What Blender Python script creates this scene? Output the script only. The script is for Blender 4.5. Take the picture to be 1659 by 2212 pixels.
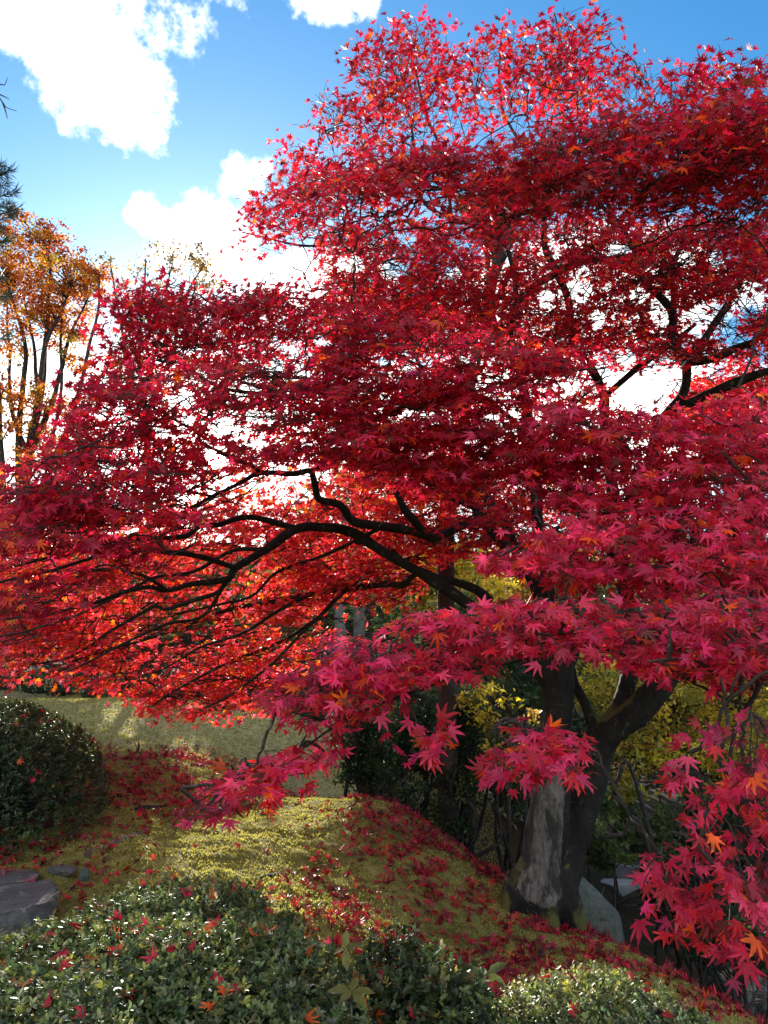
import bpy, math, random
import numpy as np
from mathutils import Vector
for o in list(bpy.data.objects): bpy.data.objects.remove(o)
R = math.radians
rng = np.random.default_rng(11); random.seed(11)
SC = bpy.context.scene
COL = SC.collection
# ------------------------------------------------------------------ camera
CAMZ, PITCH, F, CX, CY = 1.6, R(10.0), 1663.0, 829.5, 1106.0      # image measured on a 1659 x 2212 sheet
cam = bpy.data.cameras.new('camera'); cam.sensor_fit = 'VERTICAL'; cam.sensor_height = 24
cam.lens = F/2212*24; cam.clip_start = .05; cam.clip_end = 2000
co = bpy.data.objects.new('camera', cam); co.location = (0, 0, CAMZ); co.rotation_euler = (R(90)+PITCH, 0, 0)
COL.objects.link(co); SC.camera = co
def ray(px, py):
    a = (np.asarray(px, float)-CX)/F; b = (CY-np.asarray(py, float))/F
    return np.stack([a+0*b, math.cos(PITCH)-b*math.sin(PITCH), math.sin(PITCH)+b*math.cos(PITCH)], -1)
def at(px, py, Y):                       # point on the sight line at forward distance Y
    d = ray(px, py); return np.array([0, 0, CAMZ])+d*(Y/d[1])
def atd(px, py, dist):                   # point on the sight line at a true distance
    d = ray(px, py); d = d/np.linalg.norm(d, axis=-1, keepdims=True)
    return np.array([0, 0, CAMZ])+d*np.asarray(dist)[..., None]
def proj(P):
    q = np.asarray(P)-np.array([0, 0, CAMZ]); c, s = math.cos(PITCH), math.sin(PITCH)
    f = q[..., 1]*c+q[..., 2]*s; u = -q[..., 1]*s+q[..., 2]*c
    f = np.where(f < .05, .05, f)
    return CX+F*q[..., 0]/f, CY-F*u/f
# ------------------------------------------------------------------ light
SUN_AZ, SUN_EL = R(-12.7), R(13.6)
SUND = np.array([math.sin(SUN_AZ)*math.cos(SUN_EL), math.cos(SUN_AZ)*math.cos(SUN_EL), math.sin(SUN_EL)])
SC.view_settings.view_transform = 'Standard'; SC.view_settings.look = 'None'
SC.view_settings.exposure = 1.25; SC.view_settings.gamma = 1; SC.view_settings.use_curve_mapping = False
sl = bpy.data.lights.new('sun', 'SUN'); sl.energy = 5.0; sl.angle = R(0.5); sl.color = (1, .93, .82)
so = bpy.data.objects.new('sun', sl); COL.objects.link(so)
so.rotation_euler = Vector(-SUND).to_track_quat('-Z', 'Y').to_euler(); so.location = tuple(SUND*50)
W = bpy.data.worlds.new('World'); SC.world = W; W.use_nodes = True
def world():
    nt = W.node_tree; nt.nodes.clear(); N = nt.nodes.new; L = nt.links.new
    out = N('ShaderNodeOutputWorld'); mix = N('ShaderNodeMixShader')
    sky = N('ShaderNodeTexSky'); sky.sky_type = 'NISHITA'; sky.sun_disc = False
    sky.sun_elevation = SUN_EL; sky.sun_rotation = SUN_AZ; sky.air_density = 1.0; sky.dust_density = .6; sky.ozone_density = 1.6
    hs = N('ShaderNodeHueSaturation'); hs.inputs['Saturation'].default_value = 1.25
    tn = N('ShaderNodeMix'); tn.data_type = 'RGBA'; tn.blend_type = 'MULTIPLY'; tn.inputs[0].default_value = 1; tn.inputs[7].default_value = (.82, 1.03, 1.16, 1)
    L(sky.outputs[0], tn.inputs[6]); L(tn.outputs[2], hs.inputs['Color'])
    b1 = N('ShaderNodeBackground'); b1.inputs['Strength'].default_value = .10
    b2 = N('ShaderNodeBackground'); b2.inputs['Color'].default_value = (1, .985, .96, 1); b2.inputs['Strength'].default_value = 1.35
    L(hs.outputs[0], b1.inputs['Color'])
    tc = N('ShaderNodeTexCoord'); V = tc.outputs['Generated']
    nm = N('ShaderNodeVectorMath'); nm.operation = 'NORMALIZE'; L(V, nm.inputs[0]); V = nm.outputs[0]
    def M(op, a, b=None, c=None):
        n = N('ShaderNodeMath'); n.operation = op
        for i, v in enumerate((a, b, c)):
            if v is None: continue
            if isinstance(v, (int, float)): n.inputs[i].default_value = v
            else: L(v, n.inputs[i])
        return n.outputs[0]
    def dot(v):
        n = N('ShaderNodeVectorMath'); n.operation = 'DOT_PRODUCT'; L(V, n.inputs[0]); n.inputs[1].default_value = tuple(v); return n.outputs['Value']
    # cloud banks: centre (sheet point), half sizes in degrees, roll, weight
    tot = None
    def bank(c, ru, rv, roll, w):
        nonlocal tot
        c = np.array(c)/np.linalg.norm(c); u = np.cross(c, [0, 0, 1]); u /= np.linalg.norm(u); v = np.cross(u, c)
        cu, su = math.cos(roll), math.sin(roll); u, v = u*cu+v*su, v*cu-u*su
        a = M('DIVIDE', dot(u), math.sin(R(ru))); b = M('DIVIDE', dot(v), math.sin(R(rv)))
        r2 = M('ADD', M('MULTIPLY', a, a), M('MULTIPLY', b, b))
        g = M('MULTIPLY', M('SUBTRACT', 1.0, r2), w)
        g = M('MAXIMUM', g, -1.0)
        g = M('MULTIPLY_ADD', M('LESS_THAN', dot(c), 0.2), -3.0, g)
        tot = g if tot is None else M('MAXIMUM', tot, g)
    bank(ray(150, 80), 7.6, 4.2, R(-38), 1.0)
    bank(ray(270, 200), 3.6, 3.2, R(-60), .95)
    bank(ray(330, 50), 4.5, 2.5, R(20), .3)
    bank(ray(725, -15), 3.4, 1.7, R(5), .7)
    bank(ray(440, 520), 3.9, 3.4, R(25), .9)
    bank(ray(335, 470), 2.2, 1.5, R(-20), .6)
    bank(ray(520, 385), 2.0, 1.6, R(40), .45)
    bank(ray(690, 620), 6.5, 3.0, R(10), .9)
    bank(ray(1250, 650), 13, 5.0, R(-4), 1.0)
    bank(ray(300, 960), 24, 8.0, 0, 1.3)
    bank(ray(1100, 950), 24, 8.0, 0, 1.3)
    # unseen clouds added overhead and behind the viewer to fill the shade
    for az, el, ru, rv in ((178, 40, 34, 17), (120, 28, 22, 10), (235, 32, 26, 12), (90, 62, 20, 12), (150, 75, 24, 14), (200, 14, 50, 7)):
        a, e = R(az), R(el); bank((math.sin(a)*math.cos(e), math.cos(a)*math.cos(e), math.sin(e)), ru, rv, 0, 1.2)
    def noise(s, d, r, off=0):
        mp = N('ShaderNodeMapping'); L(V, mp.inputs[0]); mp.inputs['Location'].default_value = (off, off*.7, 0)
        n = N('ShaderNodeTexNoise'); n.inputs['Scale'].default_value = s; n.inputs['Detail'].default_value = d; n.inputs['Roughness'].default_value = r
        L(mp.outputs[0], n.inputs['Vector']); return n.outputs['Fac']
    n1 = M('SUBTRACT', noise(9, 9, .62), .5); n2 = M('SUBTRACT', noise(38, 6, .6, 3.1), .5)
    s = M('ADD', tot, M('ADD', M('MULTIPLY', n1, 2.4), M('MULTIPLY', n2, 1.5)))
    mr = N('ShaderNodeMapRange'); mr.interpolation_type = 'SMOOTHSTEP'; L(s, mr.inputs['Value'])
    mr.inputs['From Min'].default_value = -.02; mr.inputs['From Max'].default_value = .8
    # bright air round the sun and the sun itself
    sd = dot(SUND)
    glow = M('POWER', M('MAXIMUM', sd, 0.0), 150.0)
    disc = N('ShaderNodeMapRange'); disc.interpolation_type = 'SMOOTHSTEP'; L(sd, disc.inputs['Value'])
    disc.inputs['From Min'].default_value = math.cos(R(.75)); disc.inputs['From Max'].default_value = math.cos(R(.3))
    st = M('ADD', M('MULTIPLY', glow, 1.6), M('MULTIPLY', disc.outputs[0], 40.0))
    b3 = N('ShaderNodeBackground'); b3.inputs['Color'].default_value = (1, .97, .9, 1); L(st, b3.inputs['Strength'])
    L(mr.outputs[0], mix.inputs[0]); L(b1.outputs[0], mix.inputs[1]); L(b2.outputs[0], mix.inputs[2])
    ad = N('ShaderNodeAddShader'); L(mix.outputs[0], ad.inputs[0]); L(b3.outputs[0], ad.inputs[1]); L(ad.outputs[0], out.inputs[0])
world()
try:
    W.cycles.sampling_method = 'MANUAL'; W.cycles.sample_map_resolution = 1024
except Exception: pass
SC.cycles.max_bounces = 7; SC.cycles.diffuse_bounces = 4; SC.cycles.glossy_bounces = 2; SC.cycles.transmission_bounces = 5
SC.cycles.sample_clamp_indirect = 6
SC.cycles.use_denoising = True
try: SC.cycles.denoiser = 'OPENIMAGEDENOISE'
except Exception: pass
# ------------------------------------------------------------------ helpers
_T = np.random.default_rng(5).random((64, 64, 64))
def vn(P, s=1.0, off=0.0, oct=3):                                   # smooth value noise in -1..1
    P = np.asarray(P, float); 
    if P.shape[-1] == 2: P = np.concatenate([P, np.zeros(P.shape[:-1]+(1,))], -1)
    tot = 0; amp = 1; nrm = 0
    for k in range(oct):
        q = P*s*2**k+off+k*17.3; i = np.floor(q).astype(int); f = q-i; f = f*f*(3-2*f); r = 0
        for dx in (0, 1):
            for dy in (0, 1):
                for dz in (0, 1):
                    w = (f[..., 0] if dx else 1-f[..., 0])*(f[..., 1] if dy else 1-f[..., 1])*(f[..., 2] if dz else 1-f[..., 2])
                    r = r+w*_T[(i[..., 0]+dx) & 63, (i[..., 1]+dy) & 63, (i[..., 2]+dz) & 63]
        tot = tot+amp*(r*2-1); nrm += amp; amp *= .5
    return tot/nrm
def norm(v): return v/np.maximum(np.linalg.norm(v, axis=-1, keepdims=True), 1e-9)
def mesh(name, V, loops, sizes, col=None, smooth=False):
    me = bpy.data.meshes.new(name); V = np.ascontiguousarray(V, np.float32); loops = np.ascontiguousarray(loops, np.int32).ravel()
    sizes = np.ascontiguousarray(sizes, np.int32)
    me.vertices.add(len(V)); me.vertices.foreach_set('co', V.ravel())
    me.loops.add(len(loops)); me.loops.foreach_set('vertex_index', loops)
    me.polygons.add(len(sizes)); st = np.zeros(len(sizes), np.int32); st[1:] = np.cumsum(sizes)[:-1]
    me.polygons.foreach_set('loop_start', st)
    if smooth: me.polygons.foreach_set('use_smooth', np.ones(len(sizes), bool))
    if col is not None:
        a = me.color_attributes.new('tint', 'FLOAT_COLOR', 'POINT')
        c = np.ones((len(V), 4), np.float32); c[:, :3] = col; a.data.foreach_set('color', c.ravel())
    me.update(calc_edges=True); me.validate(); return me
class MB:                                                          # collects pieces of ONE mesh
    def __init__(s): s.V = []; s.L = []; s.S = []; s.C = []; s.n = 0
    def add(s, V, Fc, col=(1, 1, 1)):
        V = np.asarray(V, float).reshape(-1, 3); Fc = np.asarray(Fc, int)
        s.V.append(V); s.L.append((Fc+s.n).ravel()); s.S.append(np.full(len(Fc), Fc.shape[1])); s.n += len(V)
        c = np.asarray(col, float); s.C.append(np.broadcast_to(c, (len(V), 3)))
    def me(s, name, smooth=False): return mesh(name, np.concatenate(s.V), np.concatenate(s.L), np.concatenate(s.S), np.concatenate(s.C), smooth)
    def build(s, name, mat, parent=None, smooth=False, origin=None):
        V = np.concatenate(s.V)
        return obj(name, mesh(name, V, np.concatenate(s.L), np.concatenate(s.S), np.concatenate(s.C), smooth), mat, parent)
def obj(name, me, mat, parent=None):
    o = bpy.data.objects.new(name, me); COL.objects.link(o)
    if mat is not None and not len(me.materials): me.materials.append(mat)
    if parent is not None:
        o.parent = parent; o.location = -Vector(parent.location) if parent.parent is None else (0, 0, 0)
    return o
def tag(o, label=None, cat=None, group=None, kind=None):
    for k, v in (('label', label), ('category', cat), ('group', group), ('kind', kind)):
        if v: o[k] = v
    return o
def empty(name, loc, label, cat, group=None):
    o = bpy.data.objects.new(name, None); COL.objects.link(o); o.location = tuple(map(float, loc)); o.empty_display_size = .1
    return tag(o, label, cat, group)
def smooth_path(P, r, per=5):
    P = np.asarray(P, float); r = np.asarray(r, float)
    if len(P) < 3: per = max(per, 4)
    Q = np.vstack([2*P[0]-P[1], P, 2*P[-1]-P[-2]]); out = []; rr = []
    for i in range(len(P)-1):
        a, b, c, d = Q[i:i+4]
        for t in np.linspace(0, 1, per, endpoint=False):
            out.append(.5*((2*b)+(c-a)*t+(2*a-5*b+4*c-d)*t*t+(3*b-a-3*c+d)*t**3)); rr.append(r[i]*(1-t)+r[i+1]*t)
    out.append(P[-1]); rr.append(r[-1]); return np.array(out), np.array(rr)
def tube(mb, P, r, n=6, col=(1, 1, 1), rough=0.0, cap=True, cap0=False):
    P = np.asarray(P, float); r = np.asarray(r, float); T = norm(np.gradient(P, axis=0))
    a = np.array([0, 0, 1.]) if abs(T[0][2]) < .9 else np.array([1., 0, 0])
    u = norm(np.cross(T[0], a)); U = []
    for t in T:
        u = norm(u-t*np.dot(u, t)); U.append(u)
    U = np.array(U); Wv = np.cross(T, U); th = np.arange(n)*2*math.pi/n
    ring = U[:, None]*np.cos(th)[None, :, None]+Wv[:, None]*np.sin(th)[None, :, None]
    V = P[:, None]+ring*r[:, None, None]
    if rough:
        V = V+ring*(vn(V, .22/max(r.max(), .004), 3.3, 3)*rough*r[:, None])[..., None]
    m = len(P); i = np.arange(m-1)[:, None]*n; j = np.arange(n)[None]; k = (j+1) % n
    Fq = np.stack([i+j, i+k, i+n+k, i+n+j], -1).reshape(-1, 4)
    b = mb.n; mb.add(V.reshape(-1, 3), Fq, col)
    if cap:
        e = P[-1]+T[-1]*r[-1]*.8; off = (m-1)*n
        base = mb.n; mb.V.append(e[None]); mb.C.append(np.broadcast_to(np.asarray(col, float), (1, 3)))
        jj = np.arange(n); f = np.stack([b+off+jj, b+off+(jj+1) % n, np.full(n, base)], -1)
        mb.L.append(f.ravel()); mb.S.append(np.full(n, 3)); mb.n += 1
        if cap0:
            base = mb.n; mb.V.append((P[0]-T[0]*r[0]*.3)[None]); mb.C.append(np.ones((1, 3))); f = np.stack([b+(jj+1) % n, b+jj, np.full(n, base)], -1); mb.L.append(f.ravel()); mb.S.append(np.full(n, 3)); mb.n += 1
# ------------------------------------------------------------------ materials
def mat(name, build):
    m = bpy.data.materials.new(name); m.use_nodes = True; nt = m.node_tree; nt.nodes.clear()
    class G: pass
    g = G(); g.N = nt.nodes.new; g.L = nt.links.new; g.out = g.N('ShaderNodeOutputMaterial')
    def noise(s, d=4, r=.55, co='Object', dist=0, zs=1.0):
        t = g.N('ShaderNodeTexCoord'); mp = g.N('ShaderNodeMapping'); mp.inputs['Scale'].default_value = (1, 1, zs); g.L(t.outputs[co], mp.inputs[0]); n = g.N('ShaderNodeTexNoise'); n.inputs['Scale'].default_value = s; n.inputs['Detail'].default_value = d
        n.inputs['Roughness'].default_value = r; n.inputs['Distortion'].default_value = dist; g.L(mp.outputs[0], n.inputs['Vector']); return n.outputs['Fac']
    def ramp(f, stops):
        n = g.N('ShaderNodeValToRGB'); e = n.color_ramp.elements
        while len(e) < len(stops): e.new(.5)
        for x, (p, c) in zip(e, stops): x.position = p; x.color = (*c, 1) if len(c) == 3 else c
        g.L(f, n.inputs[0]); return n.outputs[0]
    def mixc(f, a, b, mode='MIX'):
        n = g.N('ShaderNodeMix'); n.data_type = 'RGBA'; n.blend_type = mode
        for i, v in ((0, f), (6, a), (7, b)):
            if hasattr(v, 'links'): g.L(v, n.inputs[i])
            elif i == 0: n.inputs[0].default_value = v
            else: n.inputs[i].default_value = (*v, 1)
        return n.outputs[2]
    def attr(nm='tint'):
        n = g.N('ShaderNodeVertexColor'); n.layer_name = nm; return n.outputs['Color']
    def bump(h, s, d=.01):
        n = g.N('ShaderNodeBump'); n.inputs['Strength'].default_value = s; n.inputs['Distance'].default_value = d; g.L(h, n.inputs['Height']); return n.outputs[0]
    def bsdf(col, rough=.7, nrm=None, spec=.4):
        b = g.N('ShaderNodeBsdfPrincipled')
        if hasattr(col, 'links'): g.L(col, b.inputs['Base Color'])
        else: b.inputs['Base Color'].default_value = (*col, 1)
        if hasattr(rough, 'links'): g.L(rough, b.inputs['Roughness'])
        else: b.inputs['Roughness'].default_value = rough
        b.inputs['Specular IOR Level'].default_value = spec
        if nrm is not None: g.L(nrm, b.inputs['Normal'])
        return b
    g.noise, g.ramp, g.mixc, g.attr, g.bump, g.bsdf = noise, ramp, mixc, attr, bump, bsdf
    r = build(g)
    if r is not None: g.L(r.outputs[0], g.out.inputs[0])
    return m
def leafmat(name, trans, rough=.4, spec=.5, tsat=(1, 1, 1), tgain=1.0):
    def b(g):
        c = g.attr(); c = g.mixc(1.0, c, g.ramp(g.noise(70, 3, .6), ((.3, (.72, .72, .72)), (.7, (1.2, 1.15, 1.15)))), 'MULTIPLY'); p = g.bsdf(c, rough, None, spec); t = g.N('ShaderNodeBsdfTranslucent')
        tc = g.mixc(1.0, c, tuple(x*tgain for x in tsat), 'MULTIPLY'); g.L(tc, t.inputs['Color'])
        m = g.N('ShaderNodeMixShader'); m.inputs[0].default_value = trans; g.L(p.outputs[0], m.inputs[1]); g.L(t.outputs[0], m.inputs[2]); return m
    return mat(name, b)
M = {}
M['maple_leaf'] = leafmat('maple_leaf', .56, .46, .5, (1, .9, .65), 1.75)
M['litter_leaf'] = leafmat('litter_leaf', .25, .5, .4)
M['azalea_leaf'] = leafmat('azalea_leaf', .42, .42, .4, (1, 1.0, .5), 1.7)
M['tree_leaf'] = leafmat('tree_leaf', .48, .5, .3, (1, .95, .7), 1.6)
def bark(name, a, b, c, sc=1.0):
    def f(g):
        n1 = g.noise(7*sc, 6, .65); n2 = g.noise(38*sc, 5, .6, dist=.4); n3 = g.noise(17*sc, 4, .7, dist=.8)
        col = g.mixc(g.ramp(n1, ((.35, (0, 0, 0)), (.65, (1, 1, 1)))), a, b)
        col = g.mixc(g.ramp(n3, ((.58, (0, 0, 0)), (.66, (1, 1, 1)))), col, c)
        col = g.mixc(1.0, col, g.attr(), 'MULTIPLY')
        return g.bsdf(col, .85, g.bump(n2, .7, .012), .3)
    return mat(name, f)
M['twig'] = bark('twig', (.022, .015, .013), (.042, .032, .028), (.12, .11, .10), 2)
M['bark'] = bark('bark', (.010, .008, .007), (.022, .018, .015), (.075, .075, .065), 1)
M['pine_bark'] = bark('pine_bark', (.03, .02, .017), (.06, .042, .036), (.08, .07, .062), 1.3)
M['grey_bark'] = bark('grey_bark', (.07, .065, .06), (.13, .125, .115), (.19, .185, .175), 1)
def trunkmat(g):
    n1 = g.noise(7, 6, .65); n2 = g.noise(46, 7, .7, dist=.6, zs=.3); n3 = g.noise(16, 6, .75, dist=1.0, zs=.6); n4 = g.noise(9, 8, .75, dist=.25, zs=.28)
    col = g.mixc(g.ramp(n1, ((.35, (0, 0, 0)), (.65, (1, 1, 1)))), (.009, .007, .006), (.028, .022, .018))
    col = g.mixc(g.ramp(n3, ((.60, (0, 0, 0)), (.67, (1, 1, 1)))), col, (.17, .17, .15))           # lichen spots
    sep = g.N('ShaderNodeSeparateColor'); g.L(g.attr(), sep.inputs[0])
    wood = g.mixc(g.ramp(n2, ((.35, (0, 0, 0)), (.62, (1, 1, 1)))), (.085, .07, .062), (.23, .20, .18))
    wood = g.mixc(g.ramp(n4, ((.47, (0, 0, 0)), (.56, (1, 1, 1)))), wood, (.04, .034, .03))
    m = g.N('ShaderNodeMath'); m.operation = 'MULTIPLY_ADD'; g.L(n3, m.inputs[0]); m.inputs[1].default_value = 1.25; 
    s = g.N('ShaderNodeMath'); s.operation = 'SUBTRACT'; g.L(sep.outputs[0], s.inputs[0]); s.inputs[1].default_value = .62; g.L(s.outputs[0], m.inputs[2])
    col = g.mixc(g.ramp(m.outputs[0], ((.44, (0, 0, 0)), (.56, (1, 1, 1)))), col, wood)               # bare weathered wood
    m2 = g.N('ShaderNodeMath'); m2.operation = 'MULTIPLY_ADD'; g.L(n1, m2.inputs[0]); m2.inputs[1].default_value = .8
    s2 = g.N('ShaderNodeMath'); s2.operation = 'SUBTRACT'; g.L(sep.outputs[1], s2.inputs[0]); s2.inputs[1].default_value = .4; g.L(s2.outputs[0], m2.inputs[2])
    col = g.mixc(g.ramp(m2.outputs[0], ((.46, (0, 0, 0)), (.58, (1, 1, 1)))), col, (.11, .10, .025))   # moss
    return g.bsdf(col, .85, g.bump(n2, 1.0, .03), .3)
M['trunk'] = mat('trunk_bark', trunkmat)
def mossmat(g):
    n1 = g.noise(1.6, 5, .6); n2 = g.noise(14, 6, .7); n3 = g.noise(90, 4, .7); n4 = g.noise(5, 5, .65, dist=.5)
    col = g.mixc(g.ramp(n2, ((.36, (0, 0, 0)), (.64, (1, 1, 1)))), (.12, .115, .028), (.28, .26, .075))
    col = g.mixc(g.ramp(n4, ((.57, (0, 0, 0)), (.68, (1, 1, 1)))), col, (.10, .07, .035))                # bare soil and dead moss
    sep = g.N('ShaderNodeSeparateColor'); g.L(g.attr(), sep.inputs[0])
    lawn = g.mixc(g.ramp(n2, ((.35, (0, 0, 0)), (.65, (1, 1, 1)))), (.17, .15, .06), (.30, .27, .13))
    col = g.mixc(sep.outputs[0], col, lawn)
    soil = g.mixc(g.ramp(n2, ((.35, (0, 0, 0)), (.65, (1, 1, 1)))), (.018, .017, .009), (.045, .036, .02))
    col = g.mixc(sep.outputs[1], col, soil)
    h = g.mixc(.5, n2, n3)
    return g.bsdf(col, .95, g.bump(h, 1.0, .02), .15)
M['ground'] = mat('moss_ground', mossmat)
M['moss'] = leafmat('moss_tuft', .45, .8, .15, (1, 1, .6), 1.5)
def stonemat(nm, a, b, c):
    def f(g):
        n1 = g.noise(5, 7, .7, dist=.4); n2 = g.noise(45, 5, .7); n3 = g.noise(11, 5, .7, dist=.7)
        col = g.mixc(g.ramp(g.mixc(.45, n1, n2), ((.40, (0, 0, 0)), (.60, (1, 1, 1)))), a, b)
        col = g.mixc(g.ramp(n3, ((.58, (0, 0, 0)), (.64, (1, 1, 1)))), col, c)
        return g.bsdf(col, .8, g.bump(g.mixc(.4, n1, n2), .9, .02), .35)
    return mat(nm, f)
M['dark_stone'] = stonemat('dark_stone', (.05, .047, .045), (.11, .105, .105), (.2, .19, .18))
M['green_stone'] = stonemat('green_stone', (.045, .06, .052), (.10, .12, .105), (.03, .04, .02))
M['pale_stone'] = stonemat('pale_stone', (.16, .18, .20), (.30, .32, .35), (.07, .08, .05))
M['hill'] = mat('hill_ground', lambda g: g.bsdf(g.mixc(g.ramp(g.noise(.08, 6, .6), ((.35, (0, 0, 0)), (.65, (1, 1, 1)))), (.06, .05, .02), (.12, .07, .03)), .95))
M['water'] = mat('pond_water', lambda g: g.bsdf((.012, .014, .014), .08, g.bump(g.noise(6, 4, .5), .15, .02), .5))
# ------------------------------------------------------------------ terrain
CP = [(p[0], p[1], p[2]) for p in (
    [tuple(at(*q)) for q in ((1165, 1975, 4.85), (1000, 2050, 4.2), (700, 2000, 3.8), (400, 1850, 4.6), (200, 1870, 4.4), (60, 1990, 3.7),
     (400, 1650, 6.7), (300, 1570, 8.7), (50, 1515, 10.5), (650, 1565, 10.2), (830, 1725, 6.0), (1000, 1850, 5.4), (1100, 1905, 5.2),
     (1400, 2085, 4.5), (1600, 2195, 4.1), (620, 1750, 5.8), (620, 1900, 4.5), (850, 1900, 4.7), (1280, 2140, 3.8))]
    + [(0, 8, -.55), (1, 7, -.9), (2.0, 6.2, -1.15), (2.6, 5.0, -1.05), (3.4, 4, -1.2), (0, 0, .1), (1.5, 2, .0), (-1.5, 2, .3), (2.6, 2.4, -.3), (-.6, 2.6, .27), (.6, 2.5, .12),
       (-3, 5, .6), (-4, 9, 1.0), (-8, 12, 1.2), (-3, 12, .8), (0, 14, -.2), (4, 10, -1.5), (6, 5, -1.5), (-3, 1, .4), (-7, 5, .9), (8, 14, -1.4), (-8, 20, 1.3), (0, 22, -.3), (9, 22, -1.0)])]
CP = np.array(CP)
def _k(r): return np.where(r > 1e-9, r*r*np.log(np.maximum(r, 1e-9)), 0)
_d = np.linalg.norm(CP[:, None, :2]-CP[None, :, :2], axis=-1); _n = len(CP)
_A = np.zeros((_n+3, _n+3)); _A[:_n, :_n] = _k(_d)+np.eye(_n)*.02; _A[:_n, _n] = 1; _A[:_n, _n+1:] = CP[:, :2]; _A[_n:, :_n] = _A[:_n, _n:].T
_w = np.linalg.solve(_A, np.concatenate([CP[:, 2], [0, 0, 0]]))
def gz(x, y):
    x = np.asarray(x, float); y = np.asarray(y, float); sh = x.shape; x = x.ravel(); y = y.ravel(); out = np.zeros(len(x))
    for i in range(0, len(x), 40000):
        a, b = x[i:i+40000], y[i:i+40000]; ca = np.clip(a, -10, 10); cb = np.clip(b, -1, 24)
        r = np.hypot(ca[:, None]-CP[None, :, 0], cb[:, None]-CP[None, :, 1]); z = _k(r)@_w[:_n]+_w[_n]+_w[_n+1]*ca+_w[_n+2]*cb
        far = np.clip((np.hypot(a-ca, b-cb))/25, 0, 1); z = z*(1-far)+far*(-.8); p = np.stack([a, b], -1)
        z = z+vn(p, 1.3, 2.0, 3)*.03+vn(p, 6, 9.0, 3)*.022+vn(p, 19, 3.0, 2)*.008
        out[i:i+40000] = z
    return out.reshape(sh)
def ground_at(px, py):
    d = ray(px, py); t = np.linspace(.6, 40, 3000); Q = np.array([0, 0, CAMZ])+d*t[:, None]; h = Q[:, 2]-gz(Q[:, 0], Q[:, 1])
    k = int(np.argmax(h < 0)); return Q[k] if h[k] < 0 else Q[-1]
def axis(lo, hi, step, far, g=1.12):
    a = list(np.arange(lo, hi, step)); s = step
    while a[-1] < far: s *= g; a.append(a[-1]+s)
    b = []; s = step; x = lo
    while x > -far: s *= g; x -= s; b.append(x)
    return np.array(b[::-1]+a)
def lawn_mask(x, y):
    p = np.stack([x, y], -1); return np.clip((y-(6.9+.35*x))*.8+vn(p, 1.0, 4, 3)*.8, 0, 1)
def soil_mask(x, y):
    p = np.stack([x, y], -1)
    return np.clip((x-(2.25-.12*(y-4.5)))*2.0+vn(p, 2.0, 6, 3)*.6, 0, 1)*(y > 2)+np.clip((y-5.9-.0*x)*1.2+vn(p, 2, 8, 2)*.5, 0, 1)*(x > -.3)*(y < 13)+np.clip((y-14)*.4, 0, 1)
def build_ground():
    X = axis(-3.6, 3.2, .03, 320); Y = axis(1.2, 8.0, .03, 330); X = X[(X > -320) & (X < 320)]; Y = Y[Y > -60]
    gx, gy = np.meshgrid(X, Y); z = gz(gx, gy); V = np.stack([gx, gy, z], -1).reshape(-1, 3)
    m, n = len(X), len(Y); i = np.arange(n-1)[:, None]*m; j = np.arange(m-1)[None]
    Fq = np.stack([i+j, i+j+1, i+m+j+1, i+m+j], -1).reshape(-1, 4)
    c = np.zeros((len(V), 3)); c[:, 0] = lawn_mask(V[:, 0], V[:, 1]); c[:, 1] = np.clip(soil_mask(V[:, 0], V[:, 1]), 0, 1)
    o = obj('ground', mesh('ground', V, Fq, np.full(len(Fq), 4), c, True), M['ground']); tag(o, 'mossy garden slope scattered with fallen red leaves', 'ground', kind='structure')
build_ground()
# ------------------------------------------------------------------ leaf templates
def maple_tpl(hi, k=0):
    r_ = np.random.default_rng(40+k); A = np.radians([0, 37, -37, 74, -74, 118, -118]); Ln = np.array([1, .93, .93, .74, .74, .40, .40])*(1+r_.normal(0, .09, 7)); o = np.argsort(A); A = (A+r_.normal(0, .07, 7))[o]; Ln = Ln[o]; pts = []; tip = []
    for k in range(7):
        a, l = A[k], Ln[k]; w = r_.uniform(.85, 1.15)
        if hi: pts += [(a-.19*w, .54*l), (a-.085*w, .78*l), (a+r_.normal(0, .05), l), (a+.085*w, .78*l), (a+.19*w, .54*l)]; tip += [.4, .8, 1, .8, .4]
        else: pts += [(a+r_.normal(0, .04), l)]; tip += [1]
        if k < 6: pts.append(((a+A[k+1])/2, (.33 if hi else .36)*r_.uniform(.85, 1.2)))
        else: pts.append((math.pi, .06))
        tip += [.15]
    P = np.array([(r*math.cos(t)*.62, r*math.sin(t)*.62) for t, r in pts]); P = np.vstack([[0, 0], P]); n = len(pts)
    Fc = [(0, 1+k, 1+(k+1) % n) for k in range(n)]
    z = r_.normal(0, .03, len(P))*np.r_[0, np.hypot(P[1:, 0], P[1:, 1])]*1.6
    V = np.column_stack([P, z]); return V, np.array(Fc), np.r_[0, tip]
THI = [maple_tpl(True, k) for k in range(5)]; TLO = [maple_tpl(False, k) for k in range(5)]
TPL_HI, TPL_LO = THI[0], TLO[0]
def oval_tpl():
    V = np.array([(0, 0, 0), (.35, .22, .03), (.7, .2, .02), (1, 0, -.05), (.7, -.2, .02), (.35, -.22, .03), (.35, 0, -.02), (.7, 0, -.03)])
    return V, np.array([(0, 6, 1), (0, 5, 6), (1, 6, 7), (1, 7, 2), (6, 5, 4), (6, 4, 7), (2, 7, 3), (7, 4, 3)])
OVAL = oval_tpl()
DIAM = (np.array([(0, 0, 0), (.5, .34, .04), (1, 0, -.04), (.5, -.34, .04)]), np.array([(0, 1, 2), (0, 2, 3)]))
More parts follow.
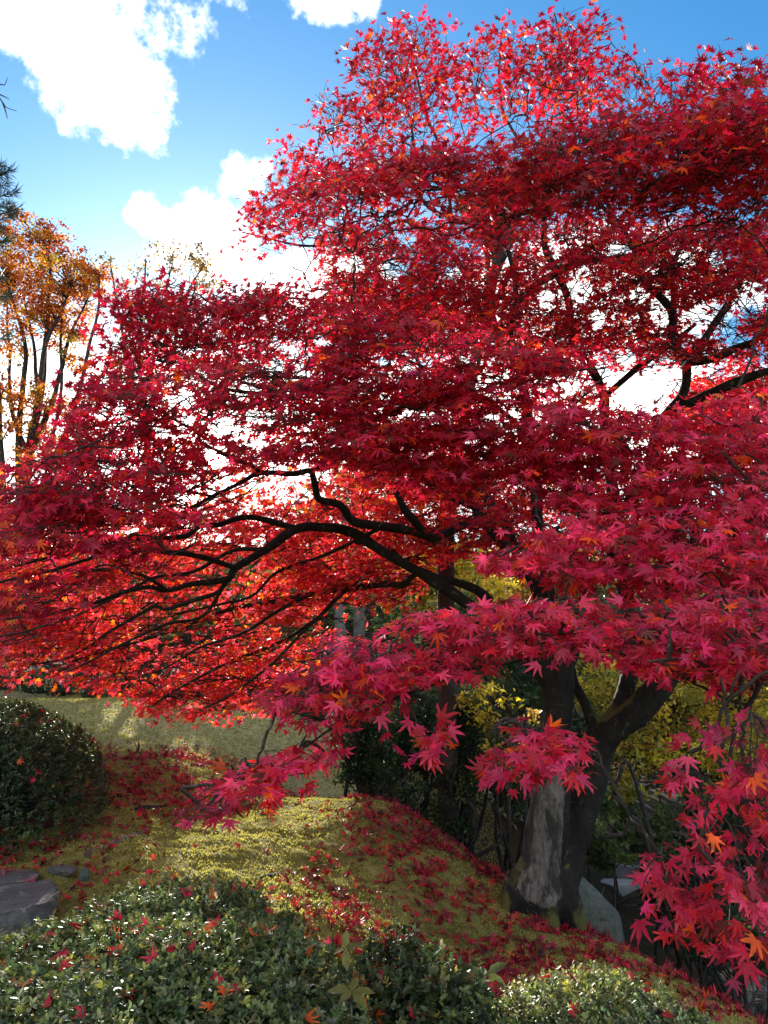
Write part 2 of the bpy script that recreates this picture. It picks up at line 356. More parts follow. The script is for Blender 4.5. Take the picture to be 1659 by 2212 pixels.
def leaves(mb, tpl, pos, dr, nm, size, col, droop=0.0, curl=None):
    """many leaves at once: position, direction of the mid vein, face normal, size, colour"""
    n = len(pos)
    if n == 0: return
    d = norm(dr); nm = norm(nm-d*np.sum(nm*d, -1, keepdims=True)); s = np.cross(nm, d); T, Fc = tpl[0], tpl[1]
    z = T[:, 2][None]+np.zeros((n, 1)); r2 = (T[:, 0]**2+T[:, 1]**2)
    dp = np.broadcast_to(np.asarray(droop, float), (n,)); z = z-dp[:, None]*r2[None]
    if curl is not None: z = z+curl[:, None]*(np.abs(T[:, 1])**1.3)[None]
    V = pos[:, None]+np.asarray(size, float).reshape(-1, 1, 1)*(d[:, None]*T[None, :, 0, None]+s[:, None]*T[None, :, 1, None]+nm[:, None]*z[..., None])
    k = len(T); Fi = (Fc[None]+(np.arange(n)*k)[:, None, None]).reshape(-1, 3)
    c = np.repeat(col, k, 0)
    if len(tpl) > 2:                                                 # tips and blotches of another red within a leaf
        t = np.tile(tpl[2], n)*np.repeat(np.clip(rng.normal(.1, .5, n), -.6, 1), k)+rng.normal(0, .12, n*k)
        c = np.clip(c*(1+t[:, None]*np.array([.25, 1.1, -.1])), .004, .9)
    mb.add(V.reshape(-1, 3), Fi, c)
def maples(mb, hi, pos, dr, nm, size, col, droop, curl):
    v = rng.integers(0, 5, len(pos))
    for q in range(5):
        m = v == q; leaves(mb, (THI if hi else TLO)[q], pos[m], dr[m], nm[m], size[m], col[m], droop[m], curl[m])
def runit(n): return norm(rng.normal(size=(n, 3)))
def palette(n, cols, w, jit=.18):
    c = np.array(cols)[rng.choice(len(cols), n, p=np.array(w)/sum(w))]; return np.clip(c*(1+rng.normal(0, jit, (n, 1)))*(1+rng.normal(0, jit*.35, (n, 3))), .002, .95)
# ------------------------------------------------------------------ the red maple
base = at(1165, 1975, 4.85); base[2] = gz(base[0], base[1])
maple = empty('maple_tree', base, 'spreading old red maple with forked dark trunk standing on the mossy slope', 'tree')
def pl(*q): return [tuple(at(a, b, y)) for a, b, y in q]
def px2r(px, Y): return px*Y/F
def build_trunk():
    mb = MB()
    def T(q, rpx, Yr=4.8):
        P, r = smooth_path(pl(*q), [px2r(a*.91, Yr) for a in rpx], 8); tube(mb, P, r, 14, cap0=True)
    T([(1166, 2010, 4.86), (1166, 1965, 4.85), (1168, 1915, 4.85), (1176, 1850, 4.85), (1188, 1750, 4.84), (1197, 1650, 4.84), (1204, 1560, 4.83), (1205, 1490, 4.83), (1198, 1430, 4.82), (1190, 1350, 4.8)], [60, 56, 52, 49, 45, 41, 37, 38, 40, 26])
    T([(1205, 1480, 4.83), (1165, 1440, 4.8), (1110, 1380, 4.78), (1055, 1318, 4.75)], [33, 29, 22, 16])
    T([(1200, 1450, 4.83), (1225, 1400, 4.9), (1200, 1330, 4.95), (1140, 1235, 5.0)], [30, 27, 24, 16])
    T([(1212, 1935, 4.9), (1228, 1850, 4.92), (1252, 1760, 4.95), (1275, 1690, 4.97), (1287, 1630, 4.98), (1302, 1580, 4.98)], [34, 38, 40, 40, 37, 35])
    T([(1300, 1590, 4.98), (1335, 1532, 5.0), (1356, 1470, 5.0), (1364, 1400, 5.02), (1350, 1300, 5.05), (1345, 1217, 5.05)], [30, 25, 24, 22, 19, 17])
    T([(1302, 1592, 4.97), (1365, 1545, 4.9), (1418, 1490, 4.85), (1447, 1420, 4.8), (1450, 1300, 4.78), (1440, 1200, 4.75)], [33, 34, 33, 29, 24, 22])
    T([(1290, 1575, 4.98), (1268, 1525, 5.05), (1240, 1475, 5.1), (1225, 1400, 5.15)], [18, 14, 12, 9])
    for a, dx, L in ((-2.7, -.03, .24), (-.3, .06, .22), (-1.4, 0, .18), (.9, .04, .24), (2.5, -.02, .22)):          # root flare
        c = base+np.array([.02+dx, 0, .24]); e = base+np.array([math.cos(a)*L, math.sin(a)*L, 0]); e[2] = gz(e[0], e[1])-.03
        P, r = smooth_path([c, (c*.45+e*.55)+np.array([0, 0, .0]), e], [.12, .10, .05], 6); tube(mb, P, r, 10, cap0=True)
    me0 = mb.me('trunk_raw'); o = bpy.data.objects.new('trunk_raw', me0); COL.objects.link(o)
    md = o.modifiers.new('r', 'REMESH'); md.mode = 'VOXEL'; md.voxel_size = .011
    m2 = o.modifiers.new('s', 'SMOOTH'); m2.iterations = 6; m2.factor = .5
    dg = bpy.context.evaluated_depsgraph_get(); me = bpy.data.meshes.new_from_object(o.evaluated_get(dg)); bpy.data.objects.remove(o)
    n = len(me.vertices); V = np.zeros(n*3, np.float32); me.vertices.foreach_get('co', V); V = V.reshape(-1, 3).astype(float)
    Nn = np.zeros(n*3, np.float32); me.vertices.foreach_get('normal', Nn); Nn = Nn.reshape(-1, 3)
    sq = V*np.array([1, 1, .45])
    V2 = V+Nn*(vn(sq, 7, 1, 3)*.024+vn(V*np.array([1, 1, .3]), 34, 4, 3)*.010)[:, None]
    me.vertices.foreach_set('co', V2.astype(np.float32).ravel())
    me.polygons.foreach_set('use_smooth', np.ones(len(me.polygons), bool))
    px, py = proj(V); c = np.zeros((n, 4), np.float32); c[:, 3] = 1
    # the long wound of bare wood runs up the near side of the left stem
    hgt = V[:, 2]-base[2]; axx = base[0]+.012+.052*hgt
    lat = (V[:, 0]-axx+vn(V*np.array([1, 1, .6]), 6, 21, 4)*.085+.015*np.sin(hgt*7)+.01)/.17
    w = np.exp(-((lat+.02)/(.72-.25*np.abs(hgt-.6)))**4)*(Nn[:, 1] < -.15)*np.clip((hgt-.05)*10, 0, 1)*np.clip((1.30-hgt)*4, 0, 1)
    c[:, 0] = w*.92+.0
    s = np.clip(Nn[:, 2]*.8+.15, 0, 1)+np.clip(-lat-1.0, 0, 1)*1.0*(hgt < .9)+np.clip((.16-hgt)*4, 0, .6)
    c[:, 1] = np.clip(s*.78, 0, 1)
    a = me.color_attributes.new('tint', 'FLOAT_COLOR', 'POINT'); a.data.foreach_set('color', c.ravel())
    me.name = 'trunk'; obj('trunk', me, M['trunk'], maple)
build_trunk()
NODES = []; NRAD = []
def limb(q, rpx, name='branch', rough=.22, per=6):
    """one limb: sheet points with forward distance, radii given on the sheet"""
    Yr = np.array([a[2] for a in q]); P, r = smooth_path(pl(*q), [px2r(w*.86, y) for w, y in zip(rpx, Yr)], per)
    P = P+np.stack([vn(P, 4, 1), vn(P, 4, 7), vn(P, 4, 13)], -1)*.018*np.linspace(0, 1, len(P))[:, None]
    mb = MB(); tube(mb, P, r, 9, (1, 1, 1), rough); mb.build(name, M['bark'], maple, True)
    NODES.extend(P[2:]); NRAD.extend(r[2:])
# lower left limbs
limb([(1060, 1322, 4.75), (1030, 1317, 4.75), (935, 1252, 4.7), (880, 1222, 4.7), (810, 1180, 4.8), (760, 1150, 4.8), (700, 1139, 4.7), (640, 1142, 4.6), (575, 1187, 4.5), (510, 1227, 4.4), (490, 1252, 4.4), (410, 1262, 4.3), (360, 1274, 4.3), (320, 1267, 4.2), (265, 1282, 4.1), (200, 1307, 4.0), (100, 1327, 3.9), (-40, 1342, 3.8)],
     [17, 16, 16, 13, 13, 14, 13, 12, 11, 10, 9, 7, 6, 6, 5, 4.5, 4, 3])
limb([(640, 1142, 4.6), (540, 1117, 4.5), (475, 1132, 4.4), (430, 1137, 4.3), (400, 1157, 4.2), (330, 1164, 4.0), (240, 1170, 3.8), (100, 1200, 3.5), (-30, 1240, 3.3)], [9, 8, 7.5, 7, 6.5, 6, 5, 4, 3])
limb([(510, 1227, 4.4), (430, 1202, 4.2), (350, 1192, 4.0), (250, 1192, 3.8), (120, 1225, 3.5), (-20, 1260, 3.3)], [7, 7, 6, 5, 4, 3])
limb([(490, 1252, 4.4), (470, 1280, 4.5), (420, 1297, 4.6), (360, 1317, 4.7), (330, 1310, 4.7), (260, 1350, 4.8), (150, 1420, 5.0), (60, 1440, 5.1)], [7, 6, 5.5, 5, 4.5, 4, 3, 2])
limb([(900, 1235, 4.7), (870, 1262, 4.9), (830, 1262, 5.0), (750, 1272, 5.1), (675, 1282, 5.2), (575, 1302, 5.2), (490, 1320, 5.2), (400, 1355, 5.2), (300, 1385, 5.2), (150, 1430, 5.2)], [8, 8, 8, 7, 6, 6, 5, 4, 3.5, 2.5])
limb([(750, 1272, 5.1), (720, 1300, 5.2), (680, 1340, 5.3), (600, 1390, 5.3), (500, 1430, 5.2), (400, 1480, 5.1), (330, 1520, 5.1)], [6, 5.5, 5, 4.5, 4, 3, 2])
limb([(1060, 1300, 4.9), (1030, 1275, 4.9), (980, 1257, 5.0), (900, 1235, 5.1), (840, 1190, 5.3), (760, 1170, 5.6)], [13, 12, 10, 8, 6, 4])
# the second limb and its crooked side branch
limb([(1140, 1235, 5.0), (1125, 1217, 5.0), (1065, 1147, 5.0), (1030, 1097, 5.0), (1000, 1082, 4.9), (955, 1062, 4.8), (900, 1022, 4.7), (850, 997, 4.6), (780, 960, 4.5), (700, 900, 4.3), (600, 850, 4.1), (450, 800, 4.0)], [16, 16, 15, 14, 12, 12, 11, 10, 8, 7, 5, 3])
limb([(1130, 1225, 5.1), (1115, 1187, 5.15), (1080, 1117, 5.2), (1060, 1087, 5.25), (1010, 1020, 5.3), (960, 930, 5.3), (930, 840, 5.3), (880, 740, 5.2)], [14, 13, 12, 11, 9, 8, 6, 4])
limb([(1035, 1105, 5.0), (1020, 1122, 4.95), (965, 1152, 4.9), (930, 1162, 4.85), (895, 1122, 4.8), (875, 1102, 4.8), (850, 1060, 4.8)], [11, 11, 10, 11, 12, 10, 7])
limb([(930, 1162, 4.85), (880, 1145, 4.8), (829, 1137, 4.75), (765, 1127, 4.7), (735, 1092, 4.6), (690, 1077, 4.5), (680, 1042, 4.4), (670, 1017, 4.4), (635, 1022, 4.3), (565, 1022, 4.2), (525, 1037, 4.1), (460, 1072, 3.9), (400, 1102, 3.8), (300, 1150, 3.6), (200, 1180, 3.4)], [10, 11, 12, 12, 10, 9, 9, 8, 8, 7, 6, 5, 4.5, 4, 3])
limb([(670, 1017, 4.4), (740, 992, 4.4), (775, 957, 4.4), (829, 937, 4.4), (900, 900, 4.4)], [7, 7, 6, 5, 4])
limb([(565, 1022, 4.2), (530, 1000, 4.1), (440, 960, 3.9), (420, 930, 3.8), (330, 880, 3.7), (250, 850, 3.6), (180, 830, 3.5)], [5, 5, 4.5, 4, 3.5, 3, 2])
limb([(600, 850, 4.1), (560, 850, 4.1), (470, 835, 4.1), (400, 790, 4.1), (330, 760, 4.1), (270, 700, 4.1), (240, 670, 4.1)], [5, 5, 4.5, 4, 3.5, 3, 2])
# middle stem and upper limbs
limb([(1200, 1345, 4.9), (1180, 1260, 4.95), (1163, 1150, 5.0), (1155, 1010, 5.0), (1132, 850, 4.95), (1100, 737, 4.9), (1120, 650, 4.8), (1150, 620, 4.8), (1200, 595, 4.7), (1255, 565, 4.6), (1315, 560, 4.5), (1420, 540, 4.2), (1500, 480, 4.0)], [19, 17, 15, 14, 13, 12, 11, 10, 9, 8, 6.5, 5, 3])
limb([(1225, 575, 4.65), (1260, 545, 4.6), (1315, 500, 4.5), (1370, 440, 4.3), (1440, 380, 4.1), (1530, 330, 3.9), (1640, 300, 3.8)], [9, 10, 10, 8, 6, 5, 3])
limb([(1119, 648, 4.8), (1045, 640, 4.8), (970, 663, 4.8), (880, 650, 4.8), (800, 660, 4.7), (700, 650, 4.6), (560, 640, 4.5)], [7, 7, 6, 5, 4, 3.5, 2.5])
limb([(1100, 720, 4.9), (1030, 665, 4.9), (1010, 600, 5.0), (960, 530, 5.0), (900, 490, 5.0), (860, 480, 5.0), (760, 520, 4.9), (650, 530, 4.8), (520, 500, 4.7)], [9, 9, 8, 7, 6, 5, 4, 3, 2])
limb([(1115, 655, 4.8), (1110, 590, 4.8), (1090, 530, 4.8), (1040, 490, 4.8), (970, 470, 4.8), (910, 430, 4.9), (900, 340, 5.0), (880, 240, 5.1), (850, 150, 5.2), (820, 80, 5.3)], [8, 7, 7, 6, 5.5, 5, 4, 3.5, 3, 2])
limb([(960, 530, 5.0), (975, 470, 5.0), (950, 320, 5.1), (920, 250, 5.2), (895, 130, 5.2), (880, 60, 5.3)], [6, 5, 4.5, 4, 3, 2])
limb([(1345, 1217, 5.05), (1322, 1050, 5.1), (1305, 902, 5.1), (1305, 857, 5.1), (1275, 792, 5.0), (1240, 752, 5.0), (1230, 660, 4.9), (1210, 600, 4.8), (1180, 545, 4.7), (1175, 490, 4.6), (1182, 435, 4.5), (1200, 400, 4.5), (1140, 330, 4.6), (1085, 230, 4.8), (1080, 120, 5.0), (1085, 60, 5.1)], [17, 15, 14, 13, 12, 11, 10, 10, 9, 8, 7, 6, 5, 4, 3, 2])
limb([(1200, 400, 4.5), (1230, 340, 4.6), (1160, 280, 4.7), (1195, 180, 4.9), (1215, 110, 5.0), (1200, 30, 5.1)], [5, 5, 4.5, 4, 3, 2])
limb([(1195, 180, 4.9), (1260, 90, 5.0), (1320, 50, 5.1)], [4, 3, 2])
limb([(1305, 857, 5.1), (1370, 802, 5.0), (1440, 752, 4.9), (1500, 700, 4.8)], [8, 8, 7, 5])
limb([(1440, 1200, 4.75), (1412, 1020, 4.7), (1425, 922, 4.7), (1475, 852, 4.6), (1480, 777, 4.6), (1450, 737, 4.6), (1450, 670, 4.6), (1385, 600, 4.5), (1385, 575, 4.5), (1355, 510, 4.4), (1330, 475, 4.3), (1290, 400, 4.1), (1250, 330, 3.9)], [21, 19, 17, 14, 13, 12, 11, 9, 8, 7, 6, 5, 3])
limb([(1450, 690, 4.6), (1455, 640, 4.6), (1452, 575, 4.5), (1490, 500, 4.4), (1500, 440, 4.2), (1470, 330, 4.0), (1480, 230, 3.9), (1490, 160, 3.9)], [9, 8, 7, 6, 5, 4, 3, 2])
limb([(1478, 785, 4.6), (1540, 774, 4.5), (1590, 752, 4.5), (1630, 737, 4.4), (1700, 690, 4.3), (1800, 600, 4.2)], [11, 11, 10, 9, 8, 5])
limb([(1450, 890, 4.68), (1475, 882, 4.6), (1530, 852, 4.5), (1600, 822, 4.4), (1659, 802, 4.3), (1760, 770, 4.2), (1900, 700, 4.0)], [14, 14, 13, 12, 11, 9, 6])
limb([(1500, 777, 4.55), (1530, 720, 4.6), (1580, 645, 4.7), (1610, 575, 4.8), (1630, 480, 4.8), (1650, 380, 4.8)], [11, 10, 10, 9, 7, 5])
for q, w in (([(575, 1187, 4.5), (500, 1190, 4.6), (420, 1235, 4.6), (330, 1250, 4.6), (230, 1300, 4.5), (100, 1350, 4.4), (-20, 1380, 4.4)], [6, 5, 4.5, 4, 3.5, 3, 2]),
             ([(490, 1252, 4.4), (440, 1330, 4.5), (360, 1350, 4.5), (250, 1400, 4.6), (150, 1450, 4.6)], [5, 4.5, 4, 3, 2]), ([(675, 1282, 5.0), (600, 1320, 4.9), (520, 1370, 4.8), (430, 1400, 4.8), (340, 1450, 4.8)], [5, 4.5, 4, 3, 2]),
             ([(360, 1274, 4.3), (300, 1240, 4.2), (200, 1235, 4.0), (90, 1290, 3.9), (-20, 1310, 3.9)], [5, 4.5, 4, 3, 2]), ([(829, 1137, 4.75), (700, 1200, 4.9), (600, 1235, 4.9), (540, 1290, 4.8), (460, 1310, 4.7), (380, 1330, 4.7)], [5, 4.5, 4, 3.5, 3, 2]),
             ([(460, 1072, 3.9), (380, 1060, 3.8), (300, 1075, 3.7), (200, 1110, 3.5), (80, 1130, 3.4)], [4, 4, 3.5, 3, 2]), ([(750, 1272, 5.1), (660, 1360, 5.0), (580, 1440, 4.9), (500, 1500, 4.9), (440, 1530, 4.9)], [4.5, 4, 3.5, 3, 2])): limb(q, w, rough=.15)
# limbs that come forward over the slope, towards the viewer
limb([(1447, 1400, 4.8), (1500, 1330, 4.4), (1590, 1260, 3.8), (1660, 1240, 3.2), (1700, 1290, 2.7), (1640, 1420, 2.2), (1580, 1457, 2.0), (1455, 1440, 1.95), (1380, 1424, 1.95), (1305, 1404, 1.95), (1260, 1402, 1.95), (1180, 1412, 1.95), (1100, 1432, 1.95), (1010, 1440, 1.95), (930, 1480, 1.92), (870, 1505, 1.9), (810, 1530, 1.88), (740, 1560, 1.86), (640, 1620, 1.84), (540, 1680, 1.82), (440, 1745, 1.8)],
     [26, 22, 18, 15, 13, 8, 6, 5, 4.5, 4.5, 4, 4, 4, 5, 5, 4.5, 4, 3.2, 2.6, 2.2, 1.6], rough=.12)
limb([(1660, 1250, 3.1), (1690, 1340, 2.4), (1640, 1480, 1.9), (1600, 1560, 1.75), (1575, 1660, 1.72), (1560, 1780, 1.7), (1545, 1900, 1.68), (1530, 2010, 1.66)], [12, 9, 6, 5, 4, 3.5, 3, 2], rough=.12)
limb([(1450, 1300, 4.78), (1480, 1220, 4.3), (1500, 1150, 3.7), (1440, 1090, 3.1), (1360, 1100, 2.7), (1200, 1140, 2.5), (1080, 1200, 2.4)], [16, 14, 12, 9, 7, 5, 3])
limb([(1440, 1200, 4.75), (1500, 1050, 4.0), (1560, 960, 3.3), (1600, 900, 2.9), (1640, 860, 2.7)], [15, 12, 9, 6, 4])
limb([(1345, 1240, 5.05), (1280, 1130, 4.6), (1200, 1020, 4.1), (1120, 920, 3.7), (1030, 850, 3.3), (930, 800, 3.1), (830, 760, 3.1)], [13, 11, 10, 8, 6, 4, 3])
limb([(1330, 475, 4.3), (1280, 430, 3.8), (1200, 400, 3.5), (1050, 400, 3.3), (900, 410, 3.3), (780, 430, 3.4)], [6, 5.5, 5, 4, 3, 2])
NODES = np.array(NODES); NRAD = np.array(NRAD)

def inpoly(x, y, P):
    P = np.asarray(P, float); x = np.asarray(x); y = np.asarray(y); r = np.zeros(x.shape, bool); j = len(P)-1
    for i in range(len(P)):
        xi, yi = P[i]; xj, yj = P[j]; c = ((yi > y) != (yj > y)) & (x < (xj-xi)*(y-yi)/((yj-yi) if yj != yi else 1e-9)+xi); r ^= c; j = i
    return r
def area(P):
    P = np.asarray(P, float); x, y = P[:, 0], P[:, 1]; return abs(np.dot(x, np.roll(y, 1))-np.dot(y, np.roll(x, 1)))/2
# open gaps where the sky shows through the crown: sheet centre, half sizes
GAPS = [(465, 1003, 17, 15), (452, 985, 14, 10), (880, 515, 30, 22), (1190, 545, 26, 30), (1250, 625, 40, 30), (1180, 645, 24, 24), (1330, 540, 40, 18), (1480, 560, 30, 26), (1430, 670, 36, 44), (1535, 695, 75, 50), (1620, 640, 40, 45),
        (1590, 735, 50, 24), (1045, 295, 26, 20), (1120, 340, 18, 12), (390, 862, 40, 26), (400, 905, 30, 20), (350, 932, 24, 16), (480, 922, 40, 22), (565, 897, 42, 26), (595, 792, 30, 22), (470, 985, 36, 30),
        (530, 837, 40, 30), (560, 960, 26, 18), (1220, 827, 34, 26), (1300, 812, 32, 22), (1350, 770, 30, 16), (1090, 560, 24, 26), (980, 590, 26, 20), (850, 580, 40, 22), (760, 570, 40, 24), (1000, 520, 34, 16),
        (1290, 690, 22, 26), (1380, 640, 22, 22), (1545, 560, 24, 30), (230, 1010, 24, 12), (700, 740, 26, 14), (250, 720, 22, 26), (310, 690, 18, 16),
        (970, 1250, 30, 34), (1010, 1230, 34, 30), (1040, 1350, 24, 16), (740, 1330, 50, 40), (800, 1330, 40, 40), (640, 1360, 50, 22), (300, 1330, 40, 14), (110, 1440, 60, 18), (560, 1170, 22, 12), (980, 1170, 18, 26)]
GA = np.array(GAPS, float)
def in_gap(P, k=1.0):
    x, y = proj(P); q = ((x[:, None]-GA[None, :, 0])/(GA[None, :, 2]*k))**2+((y[:, None]-GA[None, :, 1])/(GA[None, :, 3]*k))**2
    return q.min(1)
# openings on the sunward side: where the photograph's ground lies in sun, the crown is thin along the line to the sun
LANES = [(at(150, 2075, 2.2), .22), (at(300, 2030, 2.3), .18), (at(90, 2170, 1.95), .22), (at(330, 2160, 2.0), .2), (at(220, 2120, 2.1), .2), (at(430, 2190, 1.95), .12), (ground_at(412, 1840), .12), (ground_at(440, 1790), .10), (ground_at(690, 1960), .15), (ground_at(750, 2040), .16), (ground_at(655, 1890), .13), (ground_at(640, 1840), .08), (ground_at(820, 2020), .08), (ground_at(900, 1910), .05), (ground_at(560, 1700), .06), (ground_at(990, 2010), .06),
         (at(1180, 2135, 2.55), .12), (at(1280, 2130, 2.55), .13), (at(1390, 2150, 2.55), .12), (at(250, 1580, 8.5), .30), (at(120, 1545, 9.5), .3), (at(420, 1600, 8.0), .25), (at(100, 1600, 4.8), .12)]
def in_lane(P):
    r = np.zeros(len(P), bool)
    for c, w in LANES:
        d = P-c; t = d@SUND; r |= (np.linalg.norm(d-t[:, None]*SUND, axis=1) < w*rng.uniform(.75, 1.15, len(P))) & (t > .3)
    return r & (rng.random(len(P)) < .93)
# where the foliage hangs: outline on the sheet, nearest and farthest distance, layers of leaves, tint
RED, CRIM, DARK, ORNG, PINK = (.48, .013, .028), (.45, .010, .055), (.22, .007, .02), (.70, .09, .012), (.68, .04, .15)  # PINK: sky sheen on the nearer leaves, painted into their colour
REG = [
 ('top', [(650, 270), (700, 205), (765, 190), (760, 120), (800, 60), (880, 45), (930, 55), (985, 100), (1040, 60), (1095, 50), (1130, 75), (1140, 140), (1165, 45), (1195, 25), (1310, 32), (1332, 62), (1270, 120), (1375, 135), (1440, 160), (1400, 270), (1200, 310), (900, 340), (640, 390), (590, 400)], 4.7, 5.9, .62, (.5, .35, .25, .12, 0)),
 ('top', [(455, 510), (515, 430), (590, 395), (700, 340), (760, 480), (700, 560), (640, 545), (570, 585), (530, 530)], 4.5, 5.4, .6, (.5, .3, .3, .08, 0)),
 ('top', [(1400, 180), (1510, 135), (1590, 135), (1630, 150), (1665, 90), (1700, 270), (1400, 290)], 3.6, 4.6, 1.2, (.3, .5, .4, .04, 0)),
 ('up', [(610, 410), (800, 335), (1000, 325), (1250, 270), (1400, 240), (1720, 215), (1720, 500), (1500, 480), (1300, 470), (1000, 470), (850, 455), (720, 520), (640, 490)], 3.1, 4.3, 2.4, (.55, .3, .3, .07, 0)),
 ('mid', [(700, 500), (1000, 470), (1720, 480), (1720, 770), (1300, 800), (900, 760), (690, 640)], 4.4, 6.2, 2.3, (.5, .35, .2, .06, 0)),
 ('shoulder', [(215, 770), (240, 740), (195, 685), (215, 645), (290, 622), (335, 592), (385, 605), (430, 655), (500, 630), (570, 620), (640, 628), (750, 645), (800, 760), (600, 790), (300, 820)], 3.9, 5.0, 2.4, (.35, .45, .4, .03, 0)),
 ('left', [(0, 1045), (60, 1005), (130, 940), (140, 865), (155, 805), (330, 800), (600, 770), (800, 760), (800, 1000), (500, 1010), (430, 1090), (200, 1150), (-30, 1180)], 3.1, 4.4, 2.5, (.4, .5, .3, .03, .05)),
 ('centre', [(690, 640), (1000, 690), (1300, 800), (1300, 900), (1250, 1000), (1050, 1080), (850, 1060), (700, 980)], 2.9, 4.1, 2.8, (.5, .4, .15, .06, .1)),
 ('right', [(1200, 880), (1420, 905), (1560, 860), (1720, 850), (1720, 1120), (1250, 1120), (1100, 1080)], 2.5, 3.4, 3.0, (.35, .45, .05, .05, .35)),
 ('pink', [(1020, 1200), (1150, 1125), (1400, 1090), (1720, 1080), (1720, 1290), (1250, 1285), (1150, 1235), (1060, 1260)], 2.15, 2.8, 2.1, (.2, .4, 0, .07, .6)),
 ('low', [(700, 1395), (900, 1335), (1050, 1300), (1250, 1290), (1720, 1280), (1720, 1500), (1440, 1470), (1250, 1405), (1100, 1420), (1000, 1465), (850, 1470), (700, 1480)], 1.75, 2.25, 1.9, (.25, .35, 0, .12, .6)),
 ('tip', [(365, 1770), (430, 1705), (520, 1655), (610, 1570), (560, 1490), (600, 1425), (750, 1400), (930, 1430), (890, 1490), (800, 1550), (760, 1620), (650, 1715), (480, 1765)], 1.7, 2.0, 1.3, (.3, .35, 0, .12, .45)),
 ('tipb', [(800, 1580), (880, 1560), (985, 1555), (990, 1665), (910, 1675)], 1.65, 1.9, .6, (.3, .35, 0, .1, .45)),
 ('front', [(1025, 1655), (1060, 1600), (1170, 1535), (1290, 1600), (1275, 1690), (1180, 1670), (1060, 1690)], 1.55, 1.8, 1.6, (.2, .5, 0, .06, .5)),
 ('hang', [(1400, 1640), (1480, 1575), (1720, 1500), (1720, 2060), (1570, 2140), (1490, 2070), (1400, 2030), (1390, 1850), (1440, 1750)], 1.5, 1.85, .38, (.35, .6, 0, .04, .35)),
 ('back', [(-30, 1180), (200, 1120), (430, 1090), (800, 1080), (1000, 1190), (900, 1290), (720, 1390), (560, 1550), (420, 1560), (300, 1530), (270, 1490), (100, 1460), (-30, 1470)], 5.0, 6.8, 1.6, (.8, .2, 0, .16, .25)),
 ('back', [(480, 960), (700, 980), (1000, 1060), (1000, 1180), (800, 1150), (560, 1150), (420, 1120)], 5.0, 6.6, 1.0, (.8, .12, 0, .14, 0)),
 ('left', [(-30, 1050), (300, 1020), (450, 1080), (380, 1200), (150, 1320), (-30, 1350)], 2.8, 3.6, .75, (.3, .55, .25, .05, .1)),
 ('centre', [(1000, 1060), (1150, 1100), (1150, 1200), (1060, 1250), (950, 1180)], 4.2, 6.0, 1.6, (.6, .3, .1, .08, 0)),
 ('back', [(700, 980), (900, 960), (1250, 1000), (1350, 1060), (1300, 1200), (1050, 1240), (800, 1160)], 5.6, 7.0, 1.5, (.8, .15, 0, .14, .1)),
 ('mid', [(1180, 1080), (1720, 1060), (1720, 1200), (1300, 1230)], 4.2, 5.6, 1.3, (.5, .4, .1, .05, .1)),
 ('mid', [(1480, 800), (1720, 780), (1720, 930), (1450, 930)], 5.6, 6.8, 1.9, (.8, .15, 0, .12, 0)),
]
def spray_tpl(k):
    """a flat fan of twigs with opposite leaves, unit length along x, in the xy plane"""
    r = np.random.default_rng(100+k); seg = []; lp = []; ld = []
    def twig(p, ang, L, depth):
        n = max(2, int(round(L/.16))); q = p; a = ang
        for i in range(n):
            a += r.normal(0, .16); e = q+np.array([math.cos(a), math.sin(a), r.normal(0, .12)])*L/n; seg.append((q, e, depth))
            if depth == 0 and i < n-1:
                for s in ((1, -1) if r.random() < .55 else (r.choice([-1, 1]),)): twig(e, a+s*r.uniform(.55, .95), L*(.62-.3*i/n)*r.uniform(.7, 1.1), 1)
            elif i > 0 or depth == 0:
                for s in (1, -1):
                    if r.random() < .85: b = a+s*r.uniform(.7, 1.2); lp.append(e+np.array([math.cos(b), math.sin(b), -.15])*.09); ld.append((math.cos(b), math.sin(b), 0))
            q = e
        lp.append(q+np.array([math.cos(a), math.sin(a), -.1])*.07); ld.append((math.cos(a), math.sin(a), 0))
    twig(np.zeros(3), 0, 1.0, 0); return seg, np.array(lp)-np.array([.5, 0, 0]), np.array(ld)
ST = [spray_tpl(k) for k in range(14)]
NL = np.mean([len(s[1]) for s in ST])
LEAF = .053
